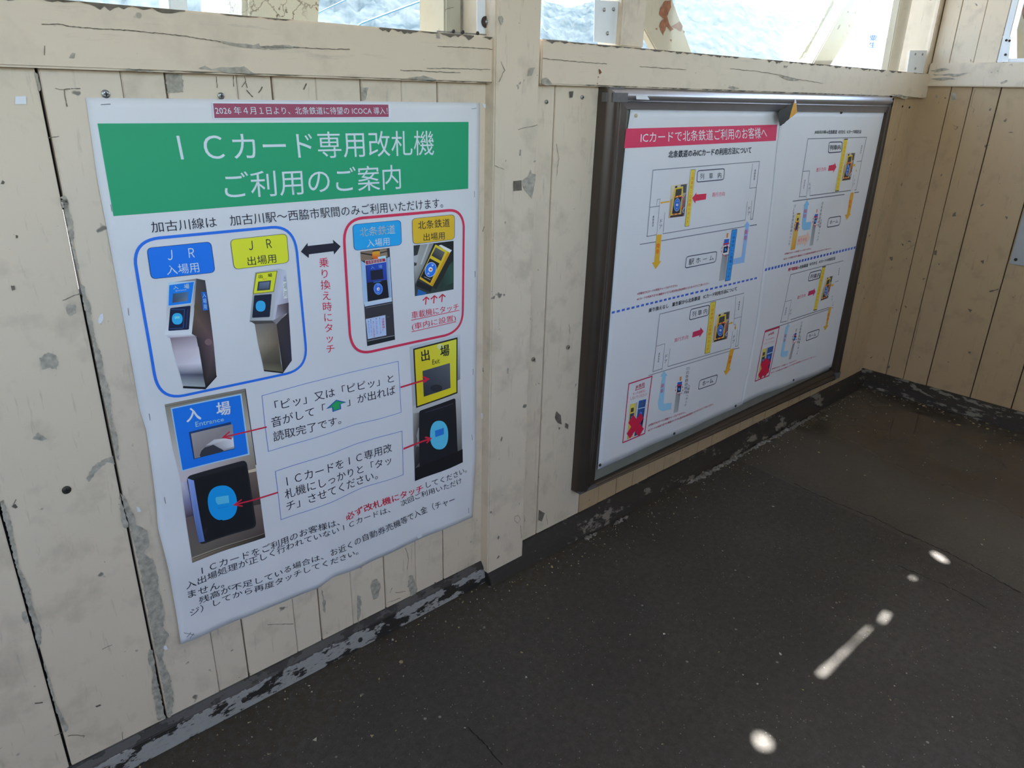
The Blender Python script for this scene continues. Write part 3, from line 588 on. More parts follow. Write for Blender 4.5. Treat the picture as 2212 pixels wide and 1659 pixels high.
sheet('sheet', PA, ([(185, 210.5), (300, 212), (477, 214.3), (680, 217), (850, 219.5), (1037, 222)], [(390.6, 1392), (430, 1377), (466, 1360), (530, 1334), (590, 1309), (644, 1287), (688, 1271), (720, 1246), (777, 1227), (830, 1201), (875, 1179), (925, 1157), (975, 1137), (1021, 1117.5)],
 [(185, 210.5), (211, 392), (240.5, 545), (270, 705), (302, 885), (316, 930), (338, 1092), (341, 1140), (364, 1230), (381, 1325), (390.6, 1392)], [(1037, 222), (1034.8, 440), (1032, 600), (1029, 780), (1028.5, 940), (1029, 985), (1025, 1040), (1021, 1117.5)]), poster, M['paper'])
P = PA; INK = K(34, 34, 46); RED = K(190, 35, 60)
P.poly('green_header', [(210.3, 266.7), (1011.8, 263.3), (1011, 407.5), (245, 466.7)], K(36, 152, 104, 208), 1, True)
WHT = K(214, 226, 228, 222)
P.text('green_header', 'ｌＣカード専用改札機', [(379, 287), (937, 282), (937, 335), (392, 350)], WHT, 3, -.012, True, 4)
P.text('green_header', 'ご利用のご案内', [(481, 372), (864, 355), (866, 408), (487, 430)], WHT, 3, -.008, True, 4)
P.text('printed_text', '加古川線は　加古川駅～西脇市駅間のみご利用いただけます。', [(324, 479), (955, 427), (957, 449), (328, 503)], INK, 3, -.004)
BLU = K(38, 104, 200, 196)
P.stroke('blue_outline', qpath([(A3([(95, 380)])[0], A3([(80, 168)])[0], A3([(320, 143)])[0]), (A3([(1345, 47)])[0], A3([(1548, 30)])[0], A3([(1578, 270)])[0]), (A3([(1658, 1130)])[0], A3([(1680, 1345)])[0], A3([(1480, 1392)])[0]), (A3([(545, 1590)])[0], A3([(310, 1640)])[0], A3([(268, 1390)])[0])]), 7.2, BLU, 2, True, cut=True)
P.stroke('red_outline', qpath([(A4([(555, 430)])[0], A4([(535, 178)])[0], A4([(740, 150)])[0]), (A4([(1650, 70)])[0], A4([(1795, 58)])[0], A4([(1812, 235)])[0]), (A4([(1802, 1130)])[0], A4([(1800, 1335)])[0], A4([(1615, 1388)])[0]), (A4([(840, 1557)])[0], A4([(640, 1600)])[0], A4([(612, 1370)])[0])]), 5.6, K(196, 50, 78), 2, True, cut=True)
def button(name, quad, fill, edge, w):
    P.poly(name, rq(quad, .17), edge, 2, True)
    c = Vector((sum(q[0] for q in quad)/4, sum(q[1] for q in quad)/4)); k = 1-w/60.
    P.poly(name, rq([(c.x+(q[0]-c.x)*(1-w/90.), c.y+(q[1]-c.y)*k) for q in quad], .16), fill, 3, True)
button('blue_button', A3([(196, 236), (790, 176), (830, 462), (238, 524)]), K(22, 108, 208), K(30, 50, 96), 1.7)
P.text('blue_button', 'Ｊ　Ｒ', A3([(386, 258), (630, 234), (640, 322), (392, 350)]), WHT, 5, -.01); P.text('blue_button', '入場用', A3([(375, 397), (668, 366), (684, 457), (385, 485)]), WHT, 5, -.01)
button('yellow_button', A3([(962, 158), (1486, 102), (1508, 372), (1000, 437)]), K(232, 218, 45), K(84, 88, 96), 2.0)
P.text('yellow_button', 'Ｊ　Ｒ', A3([(1130, 172), (1335, 153), (1350, 235), (1138, 258)]), INK, 5, -.012); P.text('yellow_button', '出場用', A3([(1118, 317), (1380, 290), (1390, 370), (1128, 400)]), INK, 5, -.015)
button('sky_blue_button', A4([(638, 218), (1150, 170), (1160, 434), (655, 497)]), K(34, 150, 238), K(50, 74, 132), 2.0)
P.text('sky_blue_button', '北条鉄道', A4([(710, 253), (1085, 218), (1090, 315), (718, 347)]), WHT, 5, .006); P.text('sky_blue_button', '入場用', A4([(788, 378), (1025, 353), (1030, 435), (792, 460)]), WHT, 5, -.012)
button('orange_button', A4([(1263, 155), (1718, 110), (1718, 377), (1275, 430)]), K(240, 168, 44), K(84, 88, 120), 2.0)
P.text('orange_button', '北条鉄道', A4([(1325, 183), (1660, 153), (1664, 242), (1330, 272)]), INK, 5, .0); P.text('orange_button', '出場用', A4([(1385, 313), (1608, 295), (1610, 375), (1388, 393)]), INK, 5, -.015)
P.poly('double_arrow', A4([(95, 505), (165, 412), (168, 445), (438, 415), (432, 378), (515, 450), (445, 535), (440, 500), (180, 533), (178, 572)]), INK, 2)
P.vtext('printed_text', '乗り換え時にタッチ', A4([(278, 562), (388, 556), (462, 1578), (360, 1585)]), RED, 3)
P.text('printed_text', '車載機にタッチ', A4([(1258, 1138), (1755, 1048), (1762, 1118), (1265, 1215)]), RED, 3); P.stroke('printed_text', A4([(1258, 1228), (1765, 1122)]), 1.2, RED)
P.text('printed_text', '(車内に設置)', A4([(1262, 1262), (1725, 1168), (1730, 1242), (1268, 1342)]), RED, 3); P.stroke('printed_text', A4([(1262, 1350), (1730, 1243)]), 1.2, RED)
for k in range(3):
    dx, dy = 85*k, -14*k; P.new('up_arrow')
    P.stroke('up_arrow', A4([(1410+dx, 1064+dy), (1416+dx, 990+dy)]), 2.2, RED); P.stroke('up_arrow', A4([(1380+dx, 1020+dy), (1417+dx, 984+dy), (1448+dx, 1008+dy)]), 2.2, RED)
# photo: blue entrance gate
g = 'entrance_gate_picture'
P.poly(g, A3([(402, 556), (655, 517), (612, 1030), (365, 1035)]), [K(150, 150, 150), K(128, 126, 128), K(205, 205, 215), K(212, 214, 224)], 1)
P.poly(g, A3([(655, 517), (735, 533), (775, 800), (632, 850)]), [K(72, 70, 68), K(58, 58, 62), K(52, 44, 46), K(96, 76, 62)], 1)
P.poly(g, A3([(632, 850), (775, 800), (812, 1100), (655, 1060), (612, 1030)]), [K(96, 76, 62), K(52, 44, 46), K(92, 72, 74), K(52, 44, 46), K(60, 50, 50)], 1)
P.poly(g, A3([(655, 1060), (812, 1100), (840, 1415), (740, 1530)]), [K(50, 44, 48), K(100, 80, 82), K(46, 44, 44), K(30, 28, 30)], 1)
P.disc(g, A3([(765, 1100)])[0], 8, 7, K(116, 90, 92), 2); P.disc(g, A3([(660, 775)])[0], 6, 8, K(82, 70, 52), 2)
P.poly(g, A3([(700, 640), (745, 640), (763, 805), (715, 812)]), K(20, 92, 176), 2); P.vtext(g, '入場用', A3([(706, 642), (742, 642), (756, 800), (720, 804)]), K(150, 190, 220), 3)
P.poly(g, A3([(396, 552), (640, 540), (610, 750), (388, 772)]), K(170, 195, 215), 2); P.poly(g, A3([(405, 578), (633, 546), (604, 742), (398, 766)]), K(18, 116, 206), 3)
P.text(g, '入　場', A3([(440, 586), (585, 562), (588, 607), (443, 615)]), WHT, 5, .02); P.text(g, 'Entrance', A3([(464, 624), (560, 611), (561, 622), (465, 636)]), K(190, 214, 230), 5)
P.poly(g, A3([(438, 655), (582, 638), (570, 722), (434, 740)]), [K(60, 80, 96), K(74, 108, 140), K(110, 116, 128), K(64, 70, 84)], 4)
P.poly(g, rq(A3([(414, 788), (602, 765), (586, 985), (396, 998)]), .06), K(20, 26, 56), 3); P.stroke(g, A3([(420, 800), (545, 800), (532, 970), (408, 980)]), 1., K(52, 92, 140), 4); P.stroke(g, A3([(575, 800), (560, 970)]), 1.2, K(40, 70, 110), 4)
P.disc(g, A3([(478, 886)])[0], 11.5, 12.4, K(48, 160, 232), 5, n=22, pw=.85); P.poly(g, A3([(452, 865), (500, 860), (502, 882), (455, 888)]), K(110, 194, 240), 6)
P.poly(g, A3([(362, 1028), (614, 1026), (652, 1048), (400, 1062)]), [K(208, 204, 214), K(214, 210, 220), K(150, 140, 150), K(168, 160, 170)], 2)
for q, c_ in (([(412, 1058), (655, 1045), (680, 1170), (442, 1190)], [K(120, 104, 110), K(150, 136, 144), K(196, 184, 188), K(176, 164, 170)]), ([(442, 1190), (680, 1170), (700, 1290), (478, 1310)], [K(176, 164, 170), K(196, 184, 188), K(210, 202, 206), K(186, 178, 184)]), ([(478, 1310), (700, 1290), (718, 1400), (505, 1400)], [K(186, 178, 184), K(210, 202, 206), K(70, 70, 84), K(88, 90, 106)]), ([(505, 1400), (718, 1400), (740, 1518), (532, 1506)], [K(88, 90, 106), K(70, 70, 84), K(150, 156, 152), K(160, 164, 166)])): P.poly(g, A3(q), c_, 1)
P.poly(g, A3([(532, 1504), (742, 1514), (738, 1534), (532, 1524)]), K(24, 24, 28), 3); P.poly(g, A3([(742, 1514), (840, 1405), (842, 1418), (738, 1534)]), K(28, 26, 30), 3)
# photo: yellow exit gate
g = 'exit_gate_picture'
P.poly(g, A3([(1195, 460), (1412, 424), (1354, 908), (1143, 918)]), [K(150, 152, 150), K(176, 176, 180), K(170, 170, 172), K(150, 152, 152)], 1)
P.poly(g, A3([(1412, 424), (1478, 440), (1502, 760), (1354, 908)]), [K(172, 170, 178), K(186, 188, 200), K(150, 140, 152), K(180, 178, 186)], 1); P.poly(g, A3([(1400, 760), (1502, 738), (1504, 830), (1380, 890)]), [K(120, 108, 116), K(54, 46, 50), K(70, 62, 66), K(160, 156, 162)], 2)
P.poly(g, A3([(1450, 545), (1478, 540), (1492, 695), (1456, 702)]), K(206, 208, 198), 2); P.vtext(g, '出場用', A3([(1452, 480), (1478, 480), (1490, 690), (1458, 700)]), K(120, 124, 130), 3)
P.poly(g, A3([(1202, 466), (1400, 444), (1366, 640), (1173, 660)]), K(120, 108, 40), 2); P.poly(g, A3([(1208, 472), (1392, 450), (1360, 634), (1180, 654)]), K(226, 208, 44), 3)
P.text(g, '出　場', A3([(1225, 482), (1348, 466), (1350, 500), (1228, 516)]), INK, 5, .01); P.text(g, 'Exit', A3([(1264, 516), (1300, 511), (1300, 524), (1264, 529)]), K(190, 110, 40), 5); P.poly(g, A3([(1222, 545), (1340, 533), (1330, 620), (1210, 630)]), K(58, 62, 74), 4); P.poly(g, A3([(1234, 554), (1326, 545), (1318, 608), (1226, 616)]), [K(92, 106, 126), K(100, 118, 140), K(76, 84, 100), K(70, 78, 92)], 5)
P.poly(g, rq(A3([(1186, 672), (1347, 658), (1328, 870), (1166, 877)]), .06), K(26, 32, 52), 3); P.disc(g, A3([(1244, 770)])[0], 10.6, 11.8, K(54, 158, 220), 4, n=22, pw=.85)
P.poly(g, A3([(1143, 905), (1352, 902), (1384, 925), (1192, 936)]), K(72, 68, 64), 2)
P.poly(g, A3([(1352, 905), (1502, 815), (1390, 938)]), K(128, 122, 124), 2)
P.poly(g, A3([(1390, 930), (1504, 825), (1532, 1270), (1450, 1386)]), [K(60, 52, 50), K(52, 46, 50), K(48, 48, 60), K(40, 36, 36)], 1)
for q, c_ in (([(1190, 934), (1390, 925), (1412, 1110), (1222, 1120)], [K(118, 112, 104), K(104, 92, 82), K(104, 90, 72), K(142, 130, 112)]), ([(1222, 1120), (1412, 1110), (1432, 1290), (1262, 1290)], [K(142, 130, 112), K(104, 90, 72), K(70, 64, 52), K(84, 78, 66)]), ([(1262, 1290), (1432, 1290), (1450, 1384), (1275, 1364)], [K(84, 78, 66), K(70, 64, 52), K(104, 96, 74), K(112, 104, 84)])): P.poly(g, A3(q), c_, 1)
P.poly(g, A3([(1275, 1355), (1452, 1376), (1450, 1388), (1277, 1368)]), K(30, 28, 28), 3)
# photo: platform reader with orange lamp
g = 'platform_reader_picture'
P.poly(g, A4([(722, 505), (1030, 466), (1088, 1432), (795, 1500)]), K(54, 52, 56), 1)
P.poly(g, A4([(722, 508), (850, 492), (850, 580), (775, 600), (732, 600)]), K(124, 104, 84), 2); P.poly(g, A4([(925, 482), (1000, 474), (1010, 560), (930, 560)]), K(134, 116, 96), 2); P.stroke(g, A4([(725, 520), (850, 540)]), 2.4, K(40, 36, 34), 3); P.stroke(g, A4([(925, 520), (1005, 500)]), 2, K(44, 40, 40), 3)
P.poly(g, rq(A4([(845, 505), (928, 495), (925, 580), (850, 582)]), .25), [K(236, 140, 40)]*7+[K(240, 150, 50)]*7+[K(214, 96, 30)]*14, 4)
P.poly(g, rq(A4([(900, 560), (990, 545), (992, 585), (920, 592)]), .3), K(176, 206, 232), 5)
P.poly(g, A4([(730, 600), (775, 628), (800, 1040), (760, 1056)]), [K(150, 180, 210), K(140, 174, 212), K(150, 176, 208), K(160, 178, 200)], 2); P.poly(g, A4([(980, 580), (1030, 560), (1056, 1030), (1015, 990)]), [K(110, 130, 150), K(160, 184, 208), K(150, 170, 200), K(130, 146, 176)], 2)
P.poly(g, A4([(760, 1040), (1052, 985), (1056, 1030), (770, 1085)]), [K(180, 194, 214), K(190, 200, 214), K(176, 190, 206), K(170, 186, 206)], 3)
P.poly(g, A4([(780, 645), (992, 612), (1004, 800), (794, 832)]), [K(34, 64, 150), K(44, 76, 170), K(40, 66, 150), K(30, 48, 116)], 4); P.poly(g, A4([(770, 598), (986, 570), (990, 612), (776, 648)]), K(206, 206, 214), 5); P.poly(g, A4([(776, 602), (980, 576), (984, 606), (782, 642)]), K(158, 32, 60), 6)
P.text(g, '北条鉄道専用', A4([(790, 604), (955, 582), (957, 612), (794, 634)]), WHT, 7, .01); P.text(g, '入　場', A4([(826, 655), (948, 640), (952, 678), (832, 690)]), K(120, 160, 214), 6)
P.poly(g, A4([(826, 706), (956, 688), (964, 790), (834, 806)]), K(30, 34, 50), 6); P.poly(g, A4([(795, 832), (1002, 800), (1022, 985), (803, 1026)]), K(26, 26, 36), 5)
P.stroke(g, A4([(860, 828), (940, 816)]), 1.2, K(60, 120, 180), 6)
P.disc(g, A4([(908, 896)])[0], 10, 12.8, K(60, 100, 190), 6, -.1); P.ring(g, A4([(908, 896)])[0], 8.8, 11.6, .8, K(110, 160, 230), 7, -.1); P.disc(g, A4([(908, 897)])[0], 3.2, 3.6, K(214, 220, 230), 8); P.disc(g, A4([(911, 899)])[0], 1.2, 1.2, K(70, 60, 120), 9)
for yy_, s_ in ((850, 1), (938, -1)): P.stroke(g, A4([(896, yy_), (906, yy_+8*s_), (918, yy_-2)]), .8, K(130, 180, 240), 8)
P.stroke(g, A4([(774, 1088), (1056, 1034)]), 1.8, K(30, 30, 36), 4); P.stroke(g, A4([(776, 1098), (1057, 1044)]), .8, K(140, 140, 148), 4)
P.poly(g, A4([(778, 1215), (985, 1172), (996, 1386), (800, 1426)]), K(168, 182, 218), 3); P.vtext(g, '注意事項！', A4([(944, 1205), (974, 1198), (980, 1340), (952, 1345)]), K(176, 30, 60), 5, .02)
for k, (xa, ya) in enumerate(((925, 1205), (888, 1210), (858, 1245), (830, 1222), (806, 1240))):
    P.disc(g, A4([(xa, ya)])[0], .9, .9, INK, 5); P.vtext(g, ('お忘れなくタッチ願', 'ご利用の皆様に注意', 'カードの残高を確認', '係員にお申し出下さ', '入場の時は必ずここ')[k], A4([(xa-8, ya+8), (xa+8, ya+6), (xa+18, ya+160), (xa+2, ya+164)]), K(90, 110, 180) if k != 2 else K(180, 40, 70), 5)
P.stroke(g, A4([(1000, 1195), (1030, 1190)]), .6, K(110, 110, 114), 3); P.stroke(g, A4([(795, 1447), (1082, 1388)]), .9, K(160, 160, 160), 4); P.poly(g, A4([(796, 1450), (1083, 1392), (1088, 1432), (795, 1500)]), K(30, 34, 38), 2)
# photo: yellow on-board reader
g = 'onboard_reader_picture'
P.poly(g, A4([(1283, 440), (1705, 391), (1705, 902), (1297, 975)]), [K(48, 52, 50), K(24, 28, 26), K(40, 60, 52), K(60, 64, 62)], 1)
P.poly(g, A4([(1352, 433), (1495, 417), (1400, 640), (1338, 770), (1300, 850), (1290, 660)]), [K(146, 146, 140), K(128, 128, 122), K(130, 130, 124), K(120, 118, 112), K(110, 110, 106), K(160, 160, 156)], 2)
P.poly(g, A4([(1430, 424), (1448, 422), (1370, 640), (1352, 640)]), K(176, 176, 172), 3); P.poly(g, A4([(1284, 550), (1335, 535), (1318, 610), (1288, 620)]), K(168, 168, 166), 3); P.poly(g, A4([(1288, 628), (1316, 622), (1312, 650), (1290, 656)]), K(50, 52, 52), 3)
P.poly(g, A4([(1640, 660), (1705, 600), (1705, 830), (1560, 890)]), [K(50, 76, 66), K(44, 70, 60), K(52, 80, 68), K(36, 50, 44)], 2)
P.poly(g, A4([(1665, 515), (1705, 560), (1520, 905), (1478, 872)]), K(38, 40, 38), 3); P.poly(g, A4([(1545, 440), (1572, 432), (1686, 490), (1662, 520)]), K(214, 216, 214), 4)
P.poly(g, rq(A4([(1512, 428), (1668, 515), (1482, 872), (1343, 790)]), .05), [K(232, 184, 50)]*14+[K(214, 162, 36)]*14, 5); P.poly(g, A4([(1640, 508), (1664, 522), (1482, 868), (1462, 858)]), K(196, 144, 34), 6)
P.poly(g, A4([(1514, 458), (1610, 512), (1570, 602), (1470, 546)]), [K(86, 88, 84), K(96, 96, 92), K(58, 60, 60), K(48, 50, 50)], 6); P.poly(g, A4([(1452, 574), (1554, 628), (1456, 836), (1356, 772)]), K(34, 34, 36), 6)
P.disc(g, A4([(1460, 694)])[0], 12.4, 16.6, K(40, 112, 210), 7, .28); P.ring(g, A4([(1460, 694)])[0], 11.6, 15.8, .8, K(200, 216, 232), 8, .28); P.disc(g, A4([(1459, 692)])[0], 4.8, 5.2, K(226, 230, 232), 8); P.disc(g, A4([(1461, 693)])[0], 1.8, 1.8, K(190, 50, 60), 9)
for q in ([(1470, 645), (1478, 655), (1490, 648)], [(1472, 636), (1481, 645), (1492, 640)], [(1424, 745), (1434, 735), (1446, 746)], [(1426, 735), (1437, 726), (1448, 736)]): P.stroke(g, A4(q), .8, K(210, 222, 236), 8)
P.stroke(g, A4([(1392, 768), (1458, 800)]), .8, K(180, 180, 180), 8)
P.poly(g, A4([(1322, 808), (1482, 878), (1458, 932), (1308, 866)]), K(32, 34, 36), 6); P.poly(g, A4([(1330, 900), (1420, 940), (1400, 958), (1316, 970)]), K(34, 96, 160), 3)
# photo: entrance panel close-up
g = 'entrance_panel_picture'
P.poly(g, A5([(65, 185), (810, 38), (850, 420), (140, 600)]), [K(128, 120, 104), K(120, 112, 100), K(172, 158, 140), K(176, 168, 158)], 1, True)
P.poly(g, A5([(140, 600), (850, 420), (905, 780), (215, 900)]), [K(176, 168, 158), K(172, 158, 140), K(120, 106, 94), K(186, 174, 178)], 1, True)
P.poly(g, A5([(215, 900), (905, 780), (950, 1100), (260, 1240)]), [K(186, 174, 178), K(110, 92, 80), K(58, 48, 46), K(96, 84, 88)], 1, True)
P.poly(g, A5([(260, 1240), (950, 1100), (988, 1385), (315, 1600)]), [K(96, 80, 78), K(110, 92, 86), K(70, 60, 56), K(96, 90, 80)], 1, True)
P.poly(g, A5([(312, 1590), (986, 1368), (990, 1405), (320, 1640)]), [K(150, 138, 118), K(70, 60, 50), K(26, 22, 22), K(110, 98, 82)], 2); P.stroke(g, A5([(330, 1592), (980, 1370)]), .8, K(160, 150, 136), 3); P.stroke(g, A5([(330, 1600), (985, 1380)]), 1.2, K(20, 18, 18), 3)
P.stroke(g, A5([(72, 205), (812, 62)]), 1., K(80, 72, 62), 2); P.stroke(g, A5([(806, 45), (905, 740)]), 2., K(60, 54, 50), 2); P.poly(g, A5([(216, 905), (285, 880), (320, 1050), (243, 1080)]), [K(190, 184, 190), K(150, 150, 176), K(120, 122, 160), K(130, 126, 150)], 2); P.poly(g, A5([(243, 1080), (320, 1050), (350, 1200), (262, 1225)]), [K(130, 126, 150), K(120, 122, 160), K(66, 54, 66), K(70, 58, 66)], 2); P.poly(g, A5([(830, 790), (905, 770), (905, 800), (830, 815)]), K(196, 176, 150), 2)
P.poly(g, A5([(120, 218), (770, 84), (846, 645), (222, 800)]), K(150, 186, 220), 3, True); P.poly(g, A5([(133, 226), (760, 98), (830, 636), (230, 788)]), K(22, 108, 204), 4, True)
P.text(g, '入　場', A5([(262, 224), (660, 148), (672, 270), (268, 348)]), K(206, 218, 228), 6, .02, True, 3); P.text(g, 'Entrance', A5([(345, 345), (605, 301), (608, 336), (350, 390)]), K(160, 196, 226), 6, .01)
P.poly(g, A5([(286, 438), (672, 344), (708, 592), (330, 688)]), K(24, 56, 100), 5); P.poly(g, A5([(305, 452), (688, 364), (704, 586), (340, 680)]), [K(150, 142, 140), K(132, 124, 124), K(150, 146, 148), K(128, 120, 118)], 6)
P.poly(g, A5([(440, 560), (520, 505), (692, 488), (702, 570), (590, 600), (510, 555)]), [K(170, 166, 166), K(190, 186, 186), K(206, 204, 206), K(196, 194, 196), K(150, 146, 146), K(150, 146, 146)], 7); P.poly(g, A5([(385, 652), (400, 610), (432, 578), (470, 568), (510, 552), (560, 580), (606, 604), (590, 618), (395, 666)]), K(52, 52, 60), 8)
P.poly(g, rq(A5([(262, 845), (815, 690), (910, 1310), (385, 1475)]), .09), K(34, 34, 38), 5, True); P.poly(g, A5([(274, 862), (332, 882), (432, 1440), (378, 1452)]), [K(140, 156, 206), K(120, 144, 204), K(84, 110, 166), K(72, 92, 140)], 6); P.poly(g, rq(A5([(332, 866), (812, 740), (890, 1300), (432, 1444)]), .07), K(24, 25, 28), 6, True)
P.disc(g, A5([(595, 1087)])[0], 31.5, 37.5, K(18, 142, 236), 8, -.12, 36, .86); P.poly(g, A5([(528, 1036), (650, 1016), (656, 1086), (534, 1106)]), K(84, 176, 230), 9); P.stroke(g, A5([(530, 1140), (650, 1118)]), 1.4, K(20, 110, 200), 9)
# photo: exit panel close-up
g = 'exit_panel_picture'
P.poly(g, A6([(1393, 117), (1835, 5), (1836, 400), (1420, 640)]), [K(172, 176, 180), K(186, 190, 194), K(120, 122, 124), K(160, 160, 160)], 1, True); P.poly(g, A6([(1420, 640), (1836, 400), (1858, 1125), (1440, 1290)]), [K(176, 174, 170), K(190, 188, 184), K(44, 42, 40), K(20, 20, 22)], 1, True)
P.poly(g, A6([(1424, 700), (1488, 690), (1490, 1120), (1438, 1180)]), [K(150, 146, 138), K(90, 86, 82), K(34, 33, 33), K(40, 40, 40)], 2)
P.poly(g, A6([(1424, 134), (1812, 34), (1812, 522), (1450, 652)]), K(36, 34, 28), 3); P.poly(g, A6([(1436, 144), (1802, 50), (1802, 512), (1460, 636)]), [K(206, 186, 40), K(232, 216, 70), K(214, 192, 40), K(204, 178, 30)], 4); P.disc(g, A6([(1660, 116)])[0], 7, 6, K(238, 228, 140), 5)
P.text(g, '出　場', A6([(1488, 152), (1738, 92), (1738, 190), (1500, 248)]), K(40, 44, 40), 6, .02); P.text(g, 'Exit', A6([(1590, 230), (1655, 214), (1655, 258), (1590, 274)]), K(50, 50, 40), 6); P.poly(g, A6([(1505, 328), (1744, 258), (1750, 475), (1516, 553)]), [K(62, 66, 76), K(88, 90, 96), K(70, 72, 78), K(44, 46, 54)], 6); P.disc(g, A6([(1625, 478)])[0], 13, 8, K(42, 42, 48), 7)
P.poly(g, rq(A6([(1476, 678), (1793, 564), (1815, 1070), (1480, 1200)]), .06), K(30, 30, 34), 4, True); P.stroke(g, A6([(1530, 690), (1775, 612)]), 1.2, K(64, 64, 78), 5); P.poly(g, A6([(1438, 1180), (1856, 1010), (1858, 1125), (1440, 1290)]), K(24, 24, 26), 5)
P.disc(g, A6([(1650, 888)])[0], 19.6, 31, K(84, 178, 236), 6, -.0, 32, .86); P.poly(g, A6([(1613, 850), (1690, 824), (1692, 880), (1617, 906)]), K(38, 112, 190), 7); P.stroke(g, A6([(1595, 965), (1705, 925)]), 1., K(100, 160, 210), 7)
# text boxes, arrows
LN = K(96, 112, 176)
P.stroke('text_frame', A6([(103, 545), (500, 435), (880, 340), (1295, 243), (1308, 470), (1320, 690), (1120, 750), (920, 795), (560, 915), (160, 1032), (128, 790)]), 1.3, LN, 2, True); P.new('text_frame'); P.stroke('text_frame', A6([(220, 1206), (480, 1122), (700, 1055), (935, 962), (1130, 905), (1328, 853), (1333, 1040), (1338, 1235), (1160, 1295), (980, 1348), (720, 1472), (480, 1558), (270, 1628)]), 1.3, LN, 2, True)
for s_, q in (('「ピッ」又は「ピピッ」と', [(210, 592), (1250, 353), (1258, 425), (222, 677)]), ('音がして「', [(178, 736), (655, 612), (660, 690), (190, 826)]), ('」が出れば', [(842, 562), (1264, 450), (1272, 532), (848, 638)]), ('読取完了です。', [(197, 860), (790, 715), (797, 790), (207, 948)]), ('ｌＣカードをｌＣ専用改', [(312, 1250), (1232, 956), (1240, 1032), (325, 1338)]), ('札機にしっかりと「タッ', [(297, 1368), (1228, 1068), (1238, 1140), (310, 1452)]), ('チ」させてください。', [(312, 1478), (1108, 1198), (1118, 1272), (322, 1556)])): P.text('printed_text', s_, A6(q), INK, 3, -.002)
P.poly('green_arrow', A6([(664, 660), (752, 580), (842, 601), (792, 618), (796, 661), (720, 687), (716, 648)]), K(40, 90, 150), 2); P.poly('green_arrow', A6([(690, 650), (752, 591), (820, 604), (780, 618), (784, 655), (730, 674), (727, 640)]), K(40, 150, 84), 3)
for zf, a, b, w1, w2 in ((A6, (1312, 470), (1553, 398), (1505, 378), (1512, 428)), (A6, (1337, 1008), (1574, 918), (1525, 905), (1538, 957)), (A5, (1000, 390), (600, 484), (660, 432), (678, 497)), (A5, (1105, 990), (702, 1104), (770, 1055), (780, 1116))):
    P.new('pointer_arrow'); P.stroke('pointer_arrow', zf([a, b]), 3.3, RED, 10); P.stroke('pointer_arrow', zf([w1, b, w2]), 3.3, RED, 11)
DD = fr(324, 1100, 5.027)
for s_, q, c_, zf, bn in (('ｌＣカードをご利用のお客様は、', [(555, 626), (2050, 96), (2060, 172), (565, 707)], INK, DD, [(0, 0), (.3, 8), (.55, 14), (.8, -6), (1, 0)]), ('必ず改札機にタッチ', [(1280, 222), (1808, 20), (1815, 66), (1290, 269)], RED, A7, [(0, 0), (.3, -8), (.7, -9), (1, 0)]), ('してください。', [(1533, 1302), (1888, 1164), (1895, 1212), (1540, 1352)], INK, A6, None), ('入出場処理が正しく行われていないｌＣカードは、', [(387, 794), (2600, -33), (2610, 32), (395, 872)], INK, DD, [(0, 0), (.3, 0), (.5, 13), (.75, 14), (.86, 3), (1, 0)]), ('次回ご利用いただけ', [(1310, 1465), (1842, 1258), (1852, 1307), (1322, 1514)], INK, A6, None), ('ません。', [(405, 888), (800, 768), (806, 842), (414, 966)], INK, DD, None), ('残高が不足している場合は、', [(527, 958), (1878, 478), (1885, 543), (535, 1034)], INK, DD, None), ('お近くの自動券売機等で入金（チャー', [(1175, 464), (2022, 96), (2032, 142), (1187, 512)], INK, A7, [(0, 0), (.1, 6), (.3, 1), (.52, -8), (.75, -6), (1, 0)]), ('ジ）してから再度タッチしてください。', [(427, 1088), (2252, 424), (2262, 488), (435, 1166)], INK, DD, None)):
    sc_ = 5.027 if zf is DD else 3.16
    P.text('printed_text', s_, zf(q), c_, 3, .012 if s_[0] == '必' else 0, bend=[(u_, d_/sc_) for u_, d_ in bn] if bn else None)
PA.build(poster)
for a, b in (((218, 226), (238, 224.5)), ((239, 442), (241.5, 457)), ((276.5, 666), (278, 681)), ((322, 894), (324, 908)), ((355, 1074), (357.5, 1087)), ((1019, 235), (1029, 233.5)), ((1024.5, 413), (1024.5, 426)), ((1026, 586), (1026, 598)), ((1021.5, 797), (1021.5, 809)), ((1019, 939), (1020, 950)), ((1012, 1097), (1012.5, 1108)), ((398, 1367), (420, 1371)), ((404, 1376), (412, 1366)), ((410, 1379), (418, 1368))):
    m_ = PA.inv((a[0]+b[0])/2, (a[1]+b[1])/2); staple(poster, a, b, dispA(m_.x, m_.y)+.0004, .0008)
# loose corner tears and bumps at the foot of the poster
for q in ([(620, 1279), (628, 1273), (634, 1280)], [(897, 1155), (908, 1149), (910, 1158), (902, 1162)]):
    m_ = [PA.inv(*p) for p in q]; mb = MB(); flat_patch(mb, [(p.x, -dispA(p.x, p.y)-.003, p.y) for p in m_]); mb.build('paper_tear', M['scrap'], poster)
# the dark red strip pasted over the head of the poster
PS = Paper(lambda x, z: dispA(x, z)+.0011); sp_ = PS.inv(650, 253); strip = empty('sticker_strip', (sp_.x, 0, sp_.y), label='narrow dark red paper strip with white writing, pasted above the green header', cat='sticker')
PS.poly('strip_paper', [(457.5, 221), (843, 224.5), (844, 255), (461, 257.5)], K(206, 212, 220, 205), 0, True); PS.poly('red_print', [(460, 223.2), (838.5, 226), (839.5, 252.5), (463, 255)], K(150, 72, 92, 205), 1, True)
PS.text('red_print', '2026 年４月１日より、北条鉄道に待望の ICOCA 導入！', [(462.5, 230), (836, 231.5), (837, 247), (466, 247)], WHT, 3, -.012)
PS.build(strip)

